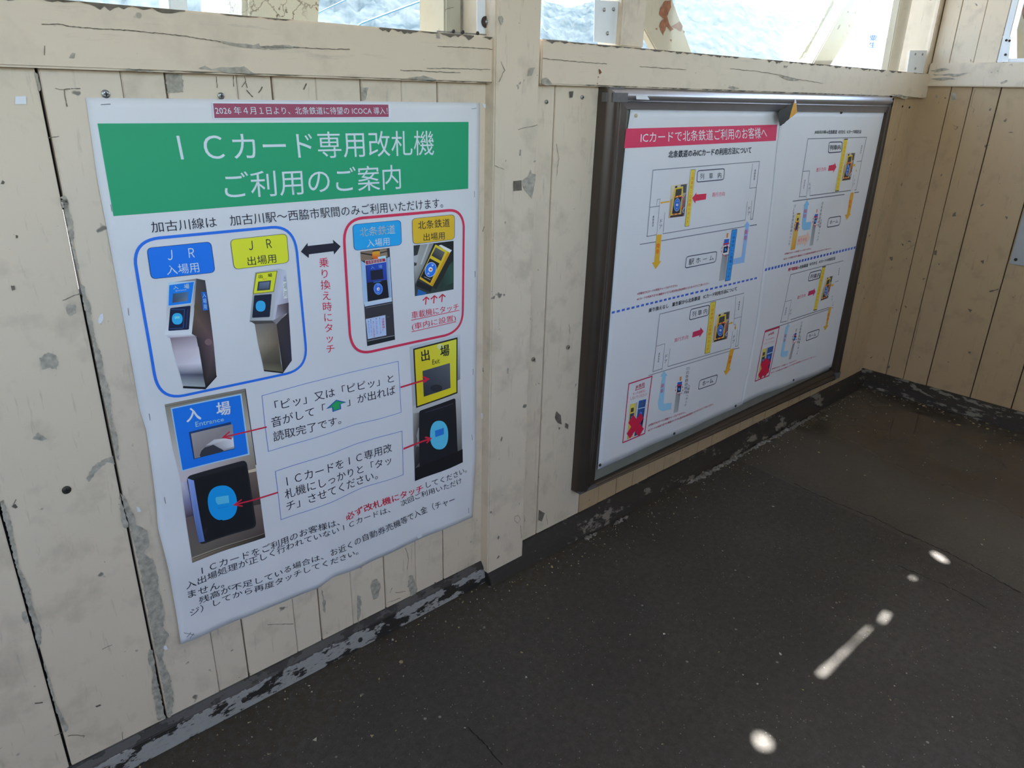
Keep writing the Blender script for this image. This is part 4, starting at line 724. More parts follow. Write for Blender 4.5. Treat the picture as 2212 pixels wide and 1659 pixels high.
# ------------------------------------------------------------------ framed notice board with two sheets
yF = -.030
oq = [onY(1314, 189, yF), onY(1929, 208, yF), onY(1811, 818, yF), onY(1250, 1067, yF)]
iq_ = [onY(1359, 236, yF), onY(1917, 243, yF), onY(1800, 800, yF), onY(1287, 1046, yF)]
nb = empty('notice_board', ((oq[2].x+oq[3].x)/2, 0, oq[3].z), label='wide notice board in a dark bronze metal frame, mounted under the right rail', cat='notice board')
prof = [(0, .0), (0, -.022), (.10, -.033), (.28, -.0375), (.42, -.036), (.52, -.032), (.58, -.029), (.62, -.0305), (.66, -.029), (.72, -.0275), (1.0, -.024), (1.0, 0)]
for i, nm in enumerate(('top_rail', 'side_rail', 'bottom_rail', 'side_rail')):
    a0, a1, b0, b1_ = oq[i], oq[(i+1) % 4], iq_[i], iq_[(i+1) % 4]; mb = MB()
    va = [Vector((a0.x+(b0.x-a0.x)*t_, y_, a0.z+(b0.z-a0.z)*t_)) for t_, y_ in prof]; vb = [Vector((a1.x+(b1_.x-a1.x)*t_, y_, a1.z+(b1_.z-a1.z)*t_)) for t_, y_ in prof]; n = len(prof)
    mb.add(va+vb, [(j, (j+1) % n, (j+1) % n+n, j+n) for j in range(n)]+[tuple(range(n)), tuple(range(2*n-1, n-1, -1))])
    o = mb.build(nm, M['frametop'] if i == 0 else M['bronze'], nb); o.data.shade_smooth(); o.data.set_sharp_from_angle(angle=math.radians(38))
for i, s_ in ((0, .92), (1, .8), (2, .9), (3, 1.0)):                     # plastic corner pieces
    a0, b0 = oq[i], iq_[i]; d = b0-a0; p0, p1 = a0-d*.03, a0+d*s_
    x0, x1_ = sorted((p0.x, p1.x)); z0, z1 = sorted((p0.z, p1.z)); MB().box((x0, -.0385, z0), (x1_, -.002, z1)).build('corner_cap', M['cap'], nb, bevel=.012)
bk = [p.copy() for p in oq]
mb = MB(); mb.prism([Vector((p.x+(q.x-p.x)*.5, -.013, p.z+(q.z-p.z)*.5)) for p, q in zip(oq, iq_)], (0, .011, 0)); mb.build('backing_board', M['backing'], nb)
# tape remains on the frame
onF = lambda x_, y_: onY(x_, y_, -.0385)
def prism_px(name, pts, place, mat, parent=None, th=.0006, **kw):
    p3 = [place(*q) for q in pts]; return MB().prism(p3, (0, th, 0)).build(name, mat, parent, origin=p3[0] if parent is None else None, **kw)
B1 = fr(1300, 180, 5.53); B2 = fr(1600, 180, 5.53); B3 = fr(1350, 450, 6.32); B4 = fr(1380, 270, 7.2133); B5 = fr(1240, 680, 4.1475); B6 = fr(1550, 600, 5.53); B7 = fr(1400, 640, 9.2167); C5 = fr(1690, 260, 9.757); C6 = fr(1660, 420, 9.218); C8 = fr(1630, 570, 6.382); B4r = fr(1600, 450, 6.32)
prism_px('tape_scrap', B1([(410, 148), (545, 152), (572, 197), (414, 192)]), onF, M['scrap'], label='small white tape scrap on the top rail of the notice board', cat='tape')
hz = empty('hazard_tape', onY(1700, 268, -.04), label='torn black and yellow tape piece hanging over the top of the notice sheets', cat='tape')
prism_px('black_part', jag(B2([(632, 238), (575, 262), (540, 290), (470, 320), (440, 370), (455, 440), (470, 510), (520, 480), (580, 425), (606, 330)]), 3, .6), lambda x_, y_: onY(x_, y_, -.0392), M['tapek'], hz)
prism_px('yellow_part', B2([(632, 238), (655, 205), (668, 260), (670, 310), (676, 350), (580, 425), (606, 330)]), lambda x_, y_: onY(x_, y_, -.0394), M['tapey'], hz); prism_px('white_tip', B2([(655, 180), (668, 235), (640, 240), (645, 200)]), lambda x_, y_: onY(x_, y_, -.0396), M['scrap'], hz)

def dispB(x, z):
    g = sst(.55, .15, z)
    return .0165 + .0016*g*(1+math.sin(2*math.pi*x/.31+1.2)) + .0007*(1+math.sin(5*x+4*z)) + .0009*g*sst(2.2, 2.7, x)*(1+math.sin(2*math.pi*(x+.8*z)/.22))
PB = Paper(dispB); PR = Paper(lambda x, z: dispB(x, z)+.0008)
ns1 = empty('notice_sheet', (1.9, 0, .1), label='white notice sheet with a red heading band, pinned on the notice board', cat='notice')
ns2 = empty('notice_sheet', (2.7, 0, .1), label='white notice sheet without a heading band, pinned beside the banded sheet', cat='notice')
seam = [(1690, 239.5), (1686, 270), (1679, 330), (1670, 420), (1660, 510), (1650, 590), (1636, 700), (1620, 790), (1602, 874)]
sheet('sheet', PB, ([(1362, 236.5), (1480, 236), (1600, 236.5), (1692, 239)], [(1291, 1014.5), (1330, 997), (1394, 967), (1505, 919), (1560, 893), (1604, 873)], [(1362, 236.5), (1350, 320), (1331, 520), (1312, 760), (1291, 1014.5)], [(p[0]+2, p[1]) for p in seam]), ns1, M['paper'], 40, 48)
sheet('sheet', PR, ([(1688, 238.5), (1760, 238), (1850, 240), (1920, 241.5)], [(1600, 874.5), (1625, 862), (1651, 851), (1742, 817), (1803, 790)], [(p[0]-2, p[1]) for p in seam], [(1920, 241.5), (1885, 420), (1840, 630), (1803, 790)]), ns2, M['paper'], 40, 48)
def inset(q, a=.2, b=0.):
    q = [Vector(p) for p in q]; return [tuple(q[0].lerp(q[1], a-b)), tuple(q[0].lerp(q[1], 1-a)), tuple(q[3].lerp(q[2], 1-a)), tuple(q[3].lerp(q[2], a-b))]
GR = K(104, 106, 114); RB = K(190, 44, 74); ORG = K(222, 158, 44); YEL = K(232, 184, 66)
def device(P, name, quad):
    P.new(name)
    q = [Vector(p) for p in quad]
    U = lambda pts: [tuple((q[0]*(1-u)+q[1]*u)*(1-v)+(q[3]*(1-u)+q[2]*u)*v) for u, v in pts]
    P.poly(name, U([(0, 0), (1, 0), (1, 1), (0, 1)]), [K(206, 190, 160), K(168, 156, 138), K(120, 110, 104), K(190, 164, 116)], 2)
    P.poly(name, U([(.22, .04), (.36, .03), (.36, .10), (.22, .10)]), K(50, 46, 46), 3); P.poly(name, U([(.58, .02), (.95, .02), (.95, .28), (.78, .28), (.72, .07), (.58, .07)]), K(74, 72, 76), 3); P.poly(name, U([(.1, .93), (.9, .93), (.9, .99), (.08, .99)]), K(60, 48, 44), 3)
    P.poly(name, U([(.0, .45), (.14, .4), (.12, .9), (.0, .95)]), K(176, 140, 96), 3); P.poly(name, U([(.78, .45), (.98, .3), (.98, .95), (.8, .95)]), [K(150, 110, 96), K(110, 104, 104), K(54, 52, 58), K(60, 50, 52)], 3); P.stroke(name, U([(.95, .72), (.86, .82), (.92, .9)]), 1.2, K(170, 190, 220), 4)
    P.poly(name, U([(.2, .10), (.74, .08), (.74, .92), (.14, .92)]), K(232, 176, 50), 4); P.poly(name, U([(.29, .14), (.66, .13), (.66, .33), (.27, .35)]), K(62, 62, 64), 5); P.poly(name, U([(.24, .40), (.70, .38), (.68, .88), (.18, .88)]), K(40, 40, 58), 5)
    c = U([(.45, .62)])[0]; rx = (Vector(U([(.63, .62)])[0])-Vector(c)).length; ry = (Vector(U([(.45, .80)])[0])-Vector(c)).length
    P.disc(name, c, rx, ry, K(46, 98, 178), 6, .08, 22); P.ring(name, c, rx*1.06, ry*1.06, .8, K(150, 160, 180), 7, .08, 22); P.disc(name, c, rx*.38, rx*.42, K(222, 214, 220), 8, 0, 14); P.disc(name, c, rx*.16, rx*.17, K(190, 50, 70), 9, 0, 8)
    for k in range(2): P.stroke(name, U([(.40, .52+.2*k), (.45, .50+.24*k), (.51, .52+.2*k)]), .6, K(150, 180, 220), 8)
    for a, b in (((.22, .38), (.34, .36)), ((.44, .36), (.56, .355)), ((.62, .37), (.74, .42)), ((.78, .50), (.84, .58)), ((.80, .68), (.74, .78)), ((.60, .90), (.48, .90)), ((.36, .90), (.24, .90))): P.stroke(name, U([a, b]), 1.4, K(200, 60, 60), 9)
def reader_post(P, name, lamp, head, reader, post, ringc, ringr):
    P.new(name)
    P.poly(name, post, [K(140, 142, 144), K(120, 122, 124), K(150, 152, 152), K(166, 168, 168)], 2); P.poly(name, head, K(206, 206, 200), 3); h = [Vector(p) for p in head]
    U = lambda pts: [tuple((h[0]*(1-u)+h[1]*u)*(1-v)+(h[3]*(1-u)+h[2]*u)*v) for u, v in pts]
    P.poly(name, U([(.06, .06), (.94, .06), (.94, .42), (.06, .42)]), K(44, 92, 176), 4); P.poly(name, U([(.0, .30), (1, .30), (1, .38), (0, .38)]), K(190, 44, 60), 5); P.poly(name, reader, K(32, 40, 70), 5); P.disc(name, tuple(sum((Vector(p) for p in reader), Vector((0, 0)))/4), 2.2, 3.4, K(70, 130, 200), 6, 0, 12)
    P.poly(name, lamp, K(216, 128, 66), 4); P.ring(name, ringc, ringr[0], ringr[1], 1.0, K(190, 60, 70), 7, 0, 18, 1)
def pill(P, name, quad, w, col=None):
    P.new(name)
    P.stroke(name, rq(quad, .2, 4), w*.75, col or K(66, 66, 84), 2, True)
P = PB; cc = lambda z, p: z([p])[0]
P.poly('red_heading_band', [(1350.2, 318.5), (1678.8, 269.2+.0), (1675.8, 303.9), (1344.2, 320.2+0)] if False else B1([(290, 541), (2095, 493), (2078, 685), (262, 776)]), K(196, 52, 84), 1, True)
P.text('red_heading_band', 'ICカードで北条鉄道ご利用のお客様へ', B1([(465, 585), (1965, 522), (1972, 655), (458, 712)]), K(226, 222, 226, 205), 3, -.012)
P.text('printed_text', '北条鉄道のみICカードの利用方法について', B1([(800, 805), (1785, 755), (1780, 835), (790, 892)]), K(40, 44, 56), 3, .022)
for pl, w in ((B4([(165, 1285), (218, 703), (1880, 567), (1830, 972)]), 1.3), (B4([(168, 1282), (318, 1263)]), 1.1), (B4([(272, 1255), (283, 1160), (330, 1152), (318, 1263), (280, 1659)]), .8), (B4([(403, 1360), (380, 1659)]), .6), (B4([(168, 1285), (132, 1659)])+B3([(300, 383), (430, 360)]), 1.3), (B3([(465, 0), (430, 360)]), .7), (B3([(543, 55), (515, 347)]), .7), (B3([(515, 347), (1640, 160)]), 1.3), (B3([(1710, 152), (1740, 148)])+B4([(1830, 972)]), 1.1), (B3([(200, 492), (420, 457)]), 1.6), (B3([(492, 443), (1640, 247)]), 1.6), (B3([(1705, 238), (1798, 222)]), 1.6), (B4([(1770, 600), (1722, 985), (1830, 972)]), .8), (B4([(1690, 1190), (1655, 1480)]), .7), (B4([(1760, 1175), (1735, 1470)]), .7),
 (B7([(272, 1440), (92, 1500), (155, 995), (228, 355)])+B3([(1625, 1157)]), 1.2), (B7([(155, 995), (330, 943), (272, 1475)]), .9), (B7([(435, 1040), (385, 1400)]), .7), (B7([(388, 1398), (1632, 1035)]), 1.2), (B7([(1728, 1000), (1785, 985), (1905, 0)]), .8), (B7([(0, 1580), (1625, 1090)]), 1.2), (B7([(1700, 1055), (1815, 1025)]), 1.2), (B7([(1745, 0), (1710, 445), (1850, 405)]), .7), (B7([(1710, 445), (1700, 565), (1745, 555)]), .6), (B7([(1680, 690), (1635, 1035)]), .6), (B7([(1775, 660), (1740, 1000)]), .6)): P.stroke('diagram_lines', pl, w*.72, GR, 2)
for s_, q in (('乗務員室', B4([(212, 1410), (240, 1405), (228, 1585), (200, 1590)])), ('ドア', B4([(318, 1455), (368, 1450), (358, 1625), (302, 1632)])), ('乗務員室', B4([(1800, 690), (1826, 688), (1806, 858), (1780, 862)])), ('ドア', B4([(1695, 1262), (1742, 1256), (1730, 1412), (1680, 1418)])), ('乗務員室', B7([(205, 1125), (235, 1118), (212, 1315), (182, 1322)])), ('ドア', B7([(328, 1150), (392, 1132), (370, 1335), (308, 1352)])), ('乗務員室', B7([(1800, 98), (1830, 90), (1808, 275), (1782, 282)])), ('ドア', B7([(1682, 765), (1735, 750), (1718, 940), (1668, 955)]))): P.vtext('printed_text', s_, q, K(54, 56, 66), 3)
device(P, 'reader_picture', B4([(510, 940), (755, 910), (705, 1420), (460, 1452)])); device(P, 'reader_picture', B7([(1340, 360), (1630, 290), (1570, 845), (1278, 922)]))
for q in (B4([(808, 695), (880, 688), (783, 1575), (712, 1582)]), B7([(1238, 122), (1348, 95), (1232, 1120), (1122, 1150)])):
    P.new('yellow_strip'); P.poly('yellow_strip', q, K(90, 80, 66), 2); c = Vector((sum(p[0] for p in q)/4, sum(p[1] for p in q)/4)); P.poly('yellow_strip', [((p[0]-c.x)*.93+c.x-(0 if i else 0), (p[1]-c.y)*.985+c.y) for i, p in enumerate(q)], YEL, 3)
    P.vtext('yellow_strip', '②降車時に出場機へタッチ', inset([q[0][:1]+(q[0][1]+5,), q[1][:1]+(q[1][1]+5,), q[2][:1]+(q[2][1]-5,), q[3][:1]+(q[3][1]-5,)], .22), K(206, 100, 30), 4)
pill(P, 'label_box', B4([(915, 712), (1335, 680), (1318, 850), (898, 890)]), 1.6); P.text('label_box', '列　車　内', B4([(955, 757), (1280, 732), (1284, 825), (950, 852)]), K(50, 52, 64), 3)
pill(P, 'label_box', B7([(845, 262), (1222, 172), (1195, 372), (818, 472)]), 1.5); P.text('label_box', '列 車 内', B7([(880, 305), (1172, 238), (1168, 342), (872, 418)]), K(50, 52, 64), 3)
pill(P, 'label_box', B3([(840, 660), (1255, 588), (1232, 732), (818, 815)]), 1.5); P.text('label_box', '駅 ホ ー ム', B3([(875, 692), (1205, 638), (1210, 705), (865, 778)]), K(40, 42, 52), 3, .004)
pill(P, 'label_box', B5([(1125, 588), (1285, 535), (1268, 615), (1110, 670)]), 1.3); P.text('label_box', 'ホーム', B5([(1150, 595), (1240, 565), (1245, 605), (1148, 637)]), K(50, 52, 60), 3, .01)
P.new('red_arrow'); P.poly('red_arrow', B4([(830, 1140), (895, 1050), (893, 1082), (1050, 1068), (1040, 1158), (880, 1185), (876, 1222)]), K(196, 48, 74), 3); P.text('printed_text', '進行方向', B4([(1140, 1048), (1338, 1033), (1335, 1105), (1135, 1122)]), K(200, 90, 110), 3)
P.new('red_arrow'); P.poly('red_arrow', B7([(888, 712), (1030, 665), (1040, 618), (1100, 695), (1015, 822), (1018, 775), (872, 820)]), K(186, 48, 84), 3); P.text('printed_text', '進行方向', B7([(520, 835), (798, 763), (795, 845), (515, 917)]), K(196, 90, 116), 3)
P.new('orange_arrow'); P.stroke('orange_arrow', B4([(472, 1192), (345, 1210)]), 1.8, ORG, 3); P.poly('orange_arrow', B4([(328, 1214), (358, 1190), (362, 1232)]), ORG, 3); P.new('orange_arrow'); P.stroke('orange_arrow', B7([(1600, 547), (1660, 528)]), 1.6, ORG, 3); P.poly('orange_arrow', B7([(1685, 520), (1650, 505), (1656, 555)]), ORG, 3); P.new('orange_arrow'); P.stroke('orange_arrow', B7([(1738, 575), (1732, 625)]), 1.5, ORG, 3); P.poly('orange_arrow', B7([(1728, 672), (1712, 620), (1755, 612)]), ORG, 3)
P.new('orange_arrow'); P.poly('orange_arrow', B3([(428, 362), (498, 355), (465, 722), (494, 718), (418, 827), (366, 740), (398, 735)]), ORG, 3); P.vtext('orange_arrow', '降車', B3([(425, 478), (478, 470), (462, 625), (412, 632)]), K(204, 70, 40), 4, .01)
P.new('orange_arrow'); P.poly('orange_arrow', B7([(1630, 1055), (1710, 1035), (1615, 1447), (1648, 1440), (1542, 1567), (1500, 1487), (1540, 1480)]), K(214, 152, 48), 3); P.vtext('orange_arrow', '降車', B7([(1612, 1180), (1672, 1165), (1640, 1335), (1582, 1350)]), K(200, 80, 40), 4, .01)
LB = K(132, 166, 224)
P.new('blue_arrow'); P.poly('blue_arrow', B3([(1472, 690), (1590, 662), (1645, 250), (1618, 252), (1668, 178), (1710, 243), (1688, 246), (1625, 738), (1462, 770)]), LB, 3); P.vtext('blue_arrow', '乗車', B3([(1628, 285), (1680, 278), (1664, 440), (1614, 447)]), K(190, 70, 116), 4, .01)
P.new('blue_arrow'); P.poly('blue_arrow', B5([(805, 502), (836, 545), (820, 548), (800, 796), (872, 788), (865, 845), (790, 863), (757, 845), (750, 800), (790, 552), (772, 554)]), K(140, 184, 230), 3); P.vtext('blue_arrow', '乗車', B5([(776, 615), (808, 608), (798, 700), (766, 707)]), K(190, 70, 100), 4, .01)
q = B3([(1460, 295), (1528, 287), (1432, 978), (1365, 992)]); P.poly('blue_strip', q, K(46, 140, 214), 3); P.stroke('blue_strip', q, .8, K(50, 80, 130), 4, True); P.vtext('blue_strip', '①乗車時に入場機へタッチ', inset(B3([(1464, 320), (1520, 312), (1434, 955), (1374, 965)]), .15), K(26, 70, 140), 5)
reader_post(P, 'gate_picture', B3([(1385, 340), (1410, 335), (1402, 400), (1382, 402)]), B3([(1350, 410), (1428, 400), (1400, 620), (1325, 640)]), B3([(1345, 525), (1405, 512), (1392, 598), (1335, 612)]), B3([(1328, 638), (1402, 625), (1358, 975), (1280, 992)]), cc(B3, (1368, 575)), (9, 12))
reader_post(P, 'gate_picture', B5([(946, 556), (962, 552), (958, 590), (944, 592)]), B5([(922, 600), (972, 588), (952, 698), (912, 708)]), B5([(924, 640), (960, 632), (952, 690), (918, 698)]), B5([(912, 708), (952, 700), (930, 865), (890, 880)]), cc(B5, (938, 668)), (8, 11))
NR = K(186, 70, 92)
for s_, q in (('※列車内でICカードの現金チャージはできません', B3([(168, 1150), (715, 1033), (718, 1064), (165, 1187)])), ('※ICカードの残高不足やIC機器のトラブル発生時は現金精算となりますのでご了承ください', B3([(160, 1226), (1140, 1006), (1145, 1036), (158, 1260)])), ('※列車内でICカードの現金チャージはできません。', B5([(665, 982), (1000, 860), (1001, 880), (662, 1005)])), ('※ICカードの残高不足やIC機器のトラブル発生時は現金精算となりますのでご了承ください。', B5([(662, 1028), (1245, 790), (1246, 808), (660, 1048)]))): P.text('printed_text', s_, q, NR, 3, .012)
P.text('printed_text', '乗り換えなし　粟生駅から北条鉄道　ICカード利用方法について', B3([(325, 1366), (1525, 1068), (1525, 1122), (318, 1424)]), K(40, 42, 50), 3, .02)
P.stroke('dashed_line', [(1321, 675.5), (1480, 637), (1638, 599.5)], 3.2, K(64, 96, 180), 2, dash=16)
P.stroke('warning_frame', B5([(490, 618), (697, 550), (632, 1062), (435, 1145)]), 1.7, K(176, 40, 70), 2, True); P.text('warning_frame', 'JR専用', B5([(550, 633), (628, 603), (630, 645), (548, 672)]), RB, 3, .01); P.stroke('warning_frame', B5([(546, 676), (632, 646)]), .9, RB, 3); P.text('warning_frame', 'タッチは絶対に', B5([(525, 698), (638, 665), (637, 690), (523, 722)]), NR, 3); P.text('warning_frame', 'しないでください！', B5([(505, 736), (650, 697), (648, 724), (503, 765)]), NR, 3)
def gatepair(P, nm, y4, b4, xs):
    P.poly(nm, y4, [K(206, 188, 90), K(214, 190, 84), K(208, 150, 60), K(196, 160, 70)], 2)
    h = [Vector(p) for p in y4]; U = lambda pts: [tuple((h[0]*(1-u)+h[1]*u)*(1-v)+(h[3]*(1-u)+h[2]*u)*v) for u, v in pts]
    P.poly(nm, U([(.22, .12), (.72, .12), (.72, .24), (.22, .24)]), K(70, 64, 46), 3); P.poly(nm, U([(.15, .28), (.85, .28), (.85, .5), (.15, .5)]), K(52, 66, 92), 3); P.disc(nm, U([(.5, .4)])[0], 2, 2.6, K(60, 120, 190), 4, 0, 10); P.poly(nm, U([(.82, 0), (1.25, -.02), (1.2, .5), (.84, .5)]), K(170, 160, 140), 2)
    P.poly(nm, b4, [K(46, 92, 160), K(40, 76, 140), K(50, 64, 92), K(60, 70, 96)], 2); h2 = [Vector(p) for p in b4]; U2 = lambda pts: [tuple((h2[0]*(1-u)+h2[1]*u)*(1-v)+(h2[3]*(1-u)+h2[2]*u)*v) for u, v in pts]
    P.poly(nm, U2([(.2, .05), (.8, .05), (.8, .16), (.2, .16)]), K(60, 86, 120), 3); P.stroke(nm, U2([(.05, .23), (.95, .23)]), 1.1, K(170, 196, 220), 4); P.disc(nm, U2([(.5, .38)])[0], 2.6, 3.2, K(60, 120, 200), 4, 0, 10); P.poly(nm, U2([(.75, .55), (1, .55), (1, .72), (.75, .72)]), K(26, 30, 50), 3)
    for s_, e, w in xs: P.stroke(nm, [s_, e], w, K(192, 34, 66), 6)
gatepair(P, 'warning_picture', B5([(500, 802), (553, 790), (524, 1088), (474, 1118)]), B5([(580, 770), (645, 755), (603, 1060), (538, 1088)]), [(cc(B5, (505, 930)), cc(B5, (600, 1055)), 13), (cc(B5, (606, 900)), cc(B5, (484, 1085)), 12)])
P.vtext('printed_text', '①北条鉄道専用', B5([(1003, 466), (1040, 460), (1006, 706), (978, 712)]), K(96, 98, 106), 3); P.vtext('printed_text', '入場機へタッチ', B5([(1014, 622), (1042, 617), (1006, 820), (982, 826)]), K(96, 98, 106), 3)
PB.build(ns1, .05)
P = PR
P.text('printed_text', 'JR加古川線', C5([(680, 213), (920, 208), (918, 286), (672, 292)]), K(60, 84, 70), 3, .02); P.text('printed_text', '→北条鉄道', C5([(925, 206), (1150, 203), (1140, 284), (922, 288)]), K(44, 46, 58), 3, .02); P.text('printed_text', 'のりかえ', C5([(1185, 205), (1325, 203), (1318, 276), (1175, 280)]), K(44, 46, 58), 3, .02); P.text('printed_text', 'ICカード利用方法', C5([(1365, 203), (1660, 198), (1652, 275), (1358, 276)]), K(44, 46, 58), 3, .02)
for pl, w in ((C5([(490, 1600), (355, 1612), (430, 1075), (540, 388), (1775, 355), (1665, 860)]), .9), (C5([(430, 1075), (572, 1065), (495, 1640)]), .8), (C5([(590, 1350), (570, 1590)]), .5), (C5([(575, 1588), (1440, 1475)]), 1.2), (C5([(1515, 1468), (1550, 1463), (1665, 860)]), .7), (C5([(1565, 868), (1665, 855)]), .7), (C5([(1500, 1150), (1460, 1480)]), .5), (C6([(480, 135), (1510, 0)]), 1.4), (C5([(1515, 1525), (1610, 1512)]), 1.2),
 (C8([(440, 788), (355, 808), (418, 520), (495, 148)])+[(1821.5, 563)], .9), (C8([(418, 520), (505, 497), (450, 800)]), .6), (C8([(495, 770), (1025, 600)]), 1.1), (C8([(145, 920), (465, 815), (1020, 625)]), 1.1), (C8([(1065, 608), (1080, 603)]), 1.), (C8([(1105, 250), (1160, 232)]), .6), (C8([(1085, 520), (1070, 575), (1085, 572)]), .5)): P.stroke('diagram_lines', pl, w*.72, GR, 2)
for s_, q in (('乗務員室', C5([(460, 1245), (485, 1242), (455, 1440), (430, 1445)])), ('ドア', C5([(555, 1300), (598, 1295), (570, 1498), (528, 1505)])), ('乗務員室', C5([(1660, 520), (1690, 516), (1655, 700), (1628, 705)])), ('ドア', C5([(1505, 1230), (1540, 1225), (1512, 1385), (1478, 1392)])), ('乗務員室', C8([(428, 600), (448, 594), (426, 705), (406, 710)])), ('ドア', C8([(485, 622), (516, 612), (498, 712), (470, 720)])), ('乗務員室', C8([(1158, 55), (1175, 50), (1160, 155), (1145, 160)])), ('ドア', C8([(1060, 435), (1082, 428), (1070, 515), (1052, 522)])), ('①JR専用出場機へタッチ', C6([(508, 195), (552, 190), (425, 1020), (382, 1030)])), ('②北条鉄道専用', C6([(1058, 140), (1098, 134), (1005, 645), (968, 652)])), ('入場機へタッチ', C6([(1032, 480), (1068, 474), (985, 930), (950, 938)])), ('①北条鉄道専用', C8([(640, 790), (664, 784), (602, 1095), (578, 1102)])), ('入場機へタッチ', C8([(622, 985), (644, 979), (588, 1252), (566, 1260)]))): P.vtext('printed_text', s_, q, K(88, 92, 104), 3)
device(P, 'reader_picture', C5([(1345, 690), (1535, 678), (1430, 1250), (1243, 1277)])); device(P, 'reader_picture', C8([(982, 185), (1078, 160), (1010, 470), (902, 512)]))
for q in (C5([(1297, 402), (1375, 395), (1185, 1480), (1108, 1490)]), C8([(930, 45), (978, 36), (856, 630), (808, 640)])):
    P.new('yellow_strip'); P.poly('yellow_strip', q, YEL, 3); P.stroke('yellow_strip', [q[0], q[1]], 1., K(90, 76, 50), 4); P.stroke('yellow_strip', [q[3], q[2]], 1., K(90, 76, 50), 4); P.vtext('yellow_strip', '③降車時に出場機へタッチ' if q[0][1] < 400 else '②降車時に出場機へタッチ', inset([(q[0][0], q[0][1]+4), (q[1][0], q[1][1]+4), (q[2][0], q[2][1]-4), (q[3][0], q[3][1]-4)], .22), K(206, 128, 50), 4)
for q, tq, s_, w in ((C5([(985, 460), (1265, 452), (1240, 665), (962, 685)]), C5([(1005, 517), (1228, 512), (1224, 615), (992, 635)]), '列車内', 1.3), (C6([(1195, 470), (1440, 428), (1410, 610), (1160, 658)]), C6([(1225, 518), (1382, 488), (1377, 562), (1215, 592)]), 'ホーム', 1.2), (C8([(760, 122), (920, 80), (898, 195), (735, 240)]), C8([(775, 148), (902, 117), (895, 185), (758, 208)]), '列車内', 1.2), (C8([(725, 955), (892, 898), (870, 1000), (705, 1062)]), C8([(745, 975), (842, 948), (843, 990), (745, 1017)]), 'ホーム', 1.1)): pill(P, 'label_box', q, w); P.text('label_box', s_, tq, K(50, 52, 64), 3, .01)
P.new('red_arrow'); P.poly('red_arrow', C5([(978, 952), (1092, 930), (1102, 893), (1134, 985), (1062, 1108), (1072, 1055), (958, 1064)]), K(190, 48, 76), 3); P.text('printed_text', '進行方向', C5([(715, 998), (915, 983), (910, 1060), (705, 1088)]), K(196, 84, 116), 3); P.new('red_arrow'); P.poly('red_arrow', C8([(745, 378), (815, 355), (820, 332), (837, 385), (800, 448), (805, 415), (730, 442)]), K(180, 48, 90), 3); P.text('printed_text', '進行方向', C8([(590, 438), (700, 410), (698, 450), (582, 490)]), K(196, 90, 116), 3)
P.new('orange_arrow'); P.stroke('orange_arrow', C5([(1475, 950), (1530, 940)]), 2, ORG, 4); P.new('orange_arrow'); P.stroke('orange_arrow', C5([(1558, 1040), (1550, 1080)]), 1.4, ORG, 4); P.new('orange_arrow'); P.stroke('orange_arrow', C8([(1045, 296), (1085, 290)]), 2, ORG, 4)
P.new('orange_arrow'); P.poly('orange_arrow', C5([(1440, 1525), (1500, 1518), (1490, 1590), (1430, 1600)]), K(226, 154, 60), 3); P.poly('orange_arrow', C6([(1625, 0), (1692, 0), (1620, 385), (1640, 380), (1555, 508), (1520, 405), (1560, 395)]), K(226, 154, 60), 3); P.vtext('orange_arrow', '降車', C6([(1605, 100), (1655, 95), (1630, 278), (1582, 285)]), K(214, 90, 40), 4, .01)
P.new('orange_arrow'); P.poly('orange_arrow', C8([(1025, 598), (1058, 590), (1000, 850), (1020, 843), (968, 917), (946, 862), (975, 857)]), K(220, 156, 50), 3); P.vtext('orange_arrow', '降車', C8([(1005, 680), (1038, 672), (1015, 785), (985, 792)]), K(206, 90, 40), 4, .01)
P.new('blue_arrow'); P.poly('blue_arrow', C6([(765, 105), (807, 205), (785, 210), (742, 552), (850, 545), (825, 695), (705, 713), (668, 680), (668, 560), (710, 225), (693, 229)]), K(124, 174, 226), 3); P.vtext('blue_arrow', '乗車', C6([(700, 285), (772, 278), (745, 475), (675, 485)]), K(196, 70, 110), 4, .01)
P.new('blue_arrow'); P.poly('blue_arrow', C8([(462, 820), (480, 862), (464, 868), (400, 1207), (460, 1195), (448, 1270), (375, 1287), (352, 1265), (425, 880), (420, 884)]), K(142, 184, 228), 3); P.vtext('blue_arrow', '乗車', C8([(408, 965), (440, 957), (420, 1078), (390, 1086)]), K(190, 74, 110), 4, .01)
P.new('gate_picture'); P.poly('gate_picture', C6([(550, 375), (645, 363), (525, 1090), (435, 1112)]), [K(206, 178, 96), K(214, 184, 96), K(200, 140, 50), K(206, 150, 60)], 2); P.poly('gate_picture', C6([(572, 382), (628, 376), (625, 395), (568, 402)]), K(80, 64, 44), 3); P.poly('gate_picture', C6([(570, 470), (600, 465), (590, 520), (560, 525)]), K(50, 44, 46), 3); P.poly('gate_picture', C6([(552, 560), (600, 552), (570, 700), (520, 712)]), K(44, 52, 92), 3); P.ring('gate_picture', cc(C6, (558, 635)), 5.5, 10, 1.2, K(186, 56, 60), 4, .15, 16, 1)
reader_post(P, 'gate_picture', C6([(955, 295), (972, 290), (965, 360), (948, 364)]), C6([(920, 380), (992, 370), (942, 590), (886, 600)]), C6([(912, 480), (962, 472), (940, 580), (892, 590)]), C6([(880, 615), (940, 600), (880, 1010), (812, 1022)]), cc(C6, (925, 530)), (5.5, 11))
reader_post(P, 'gate_picture', C8([(570, 895), (578, 893), (572, 935), (562, 938)]), C8([(548, 950), (582, 940), (552, 1060), (522, 1078)]), C8([(540, 1000), (570, 992), (556, 1050), (526, 1062)]), C8([(524, 1098), (552, 1090), (500, 1310), (466, 1318)]), cc(C8, (545, 1030)), (4.5, 9))
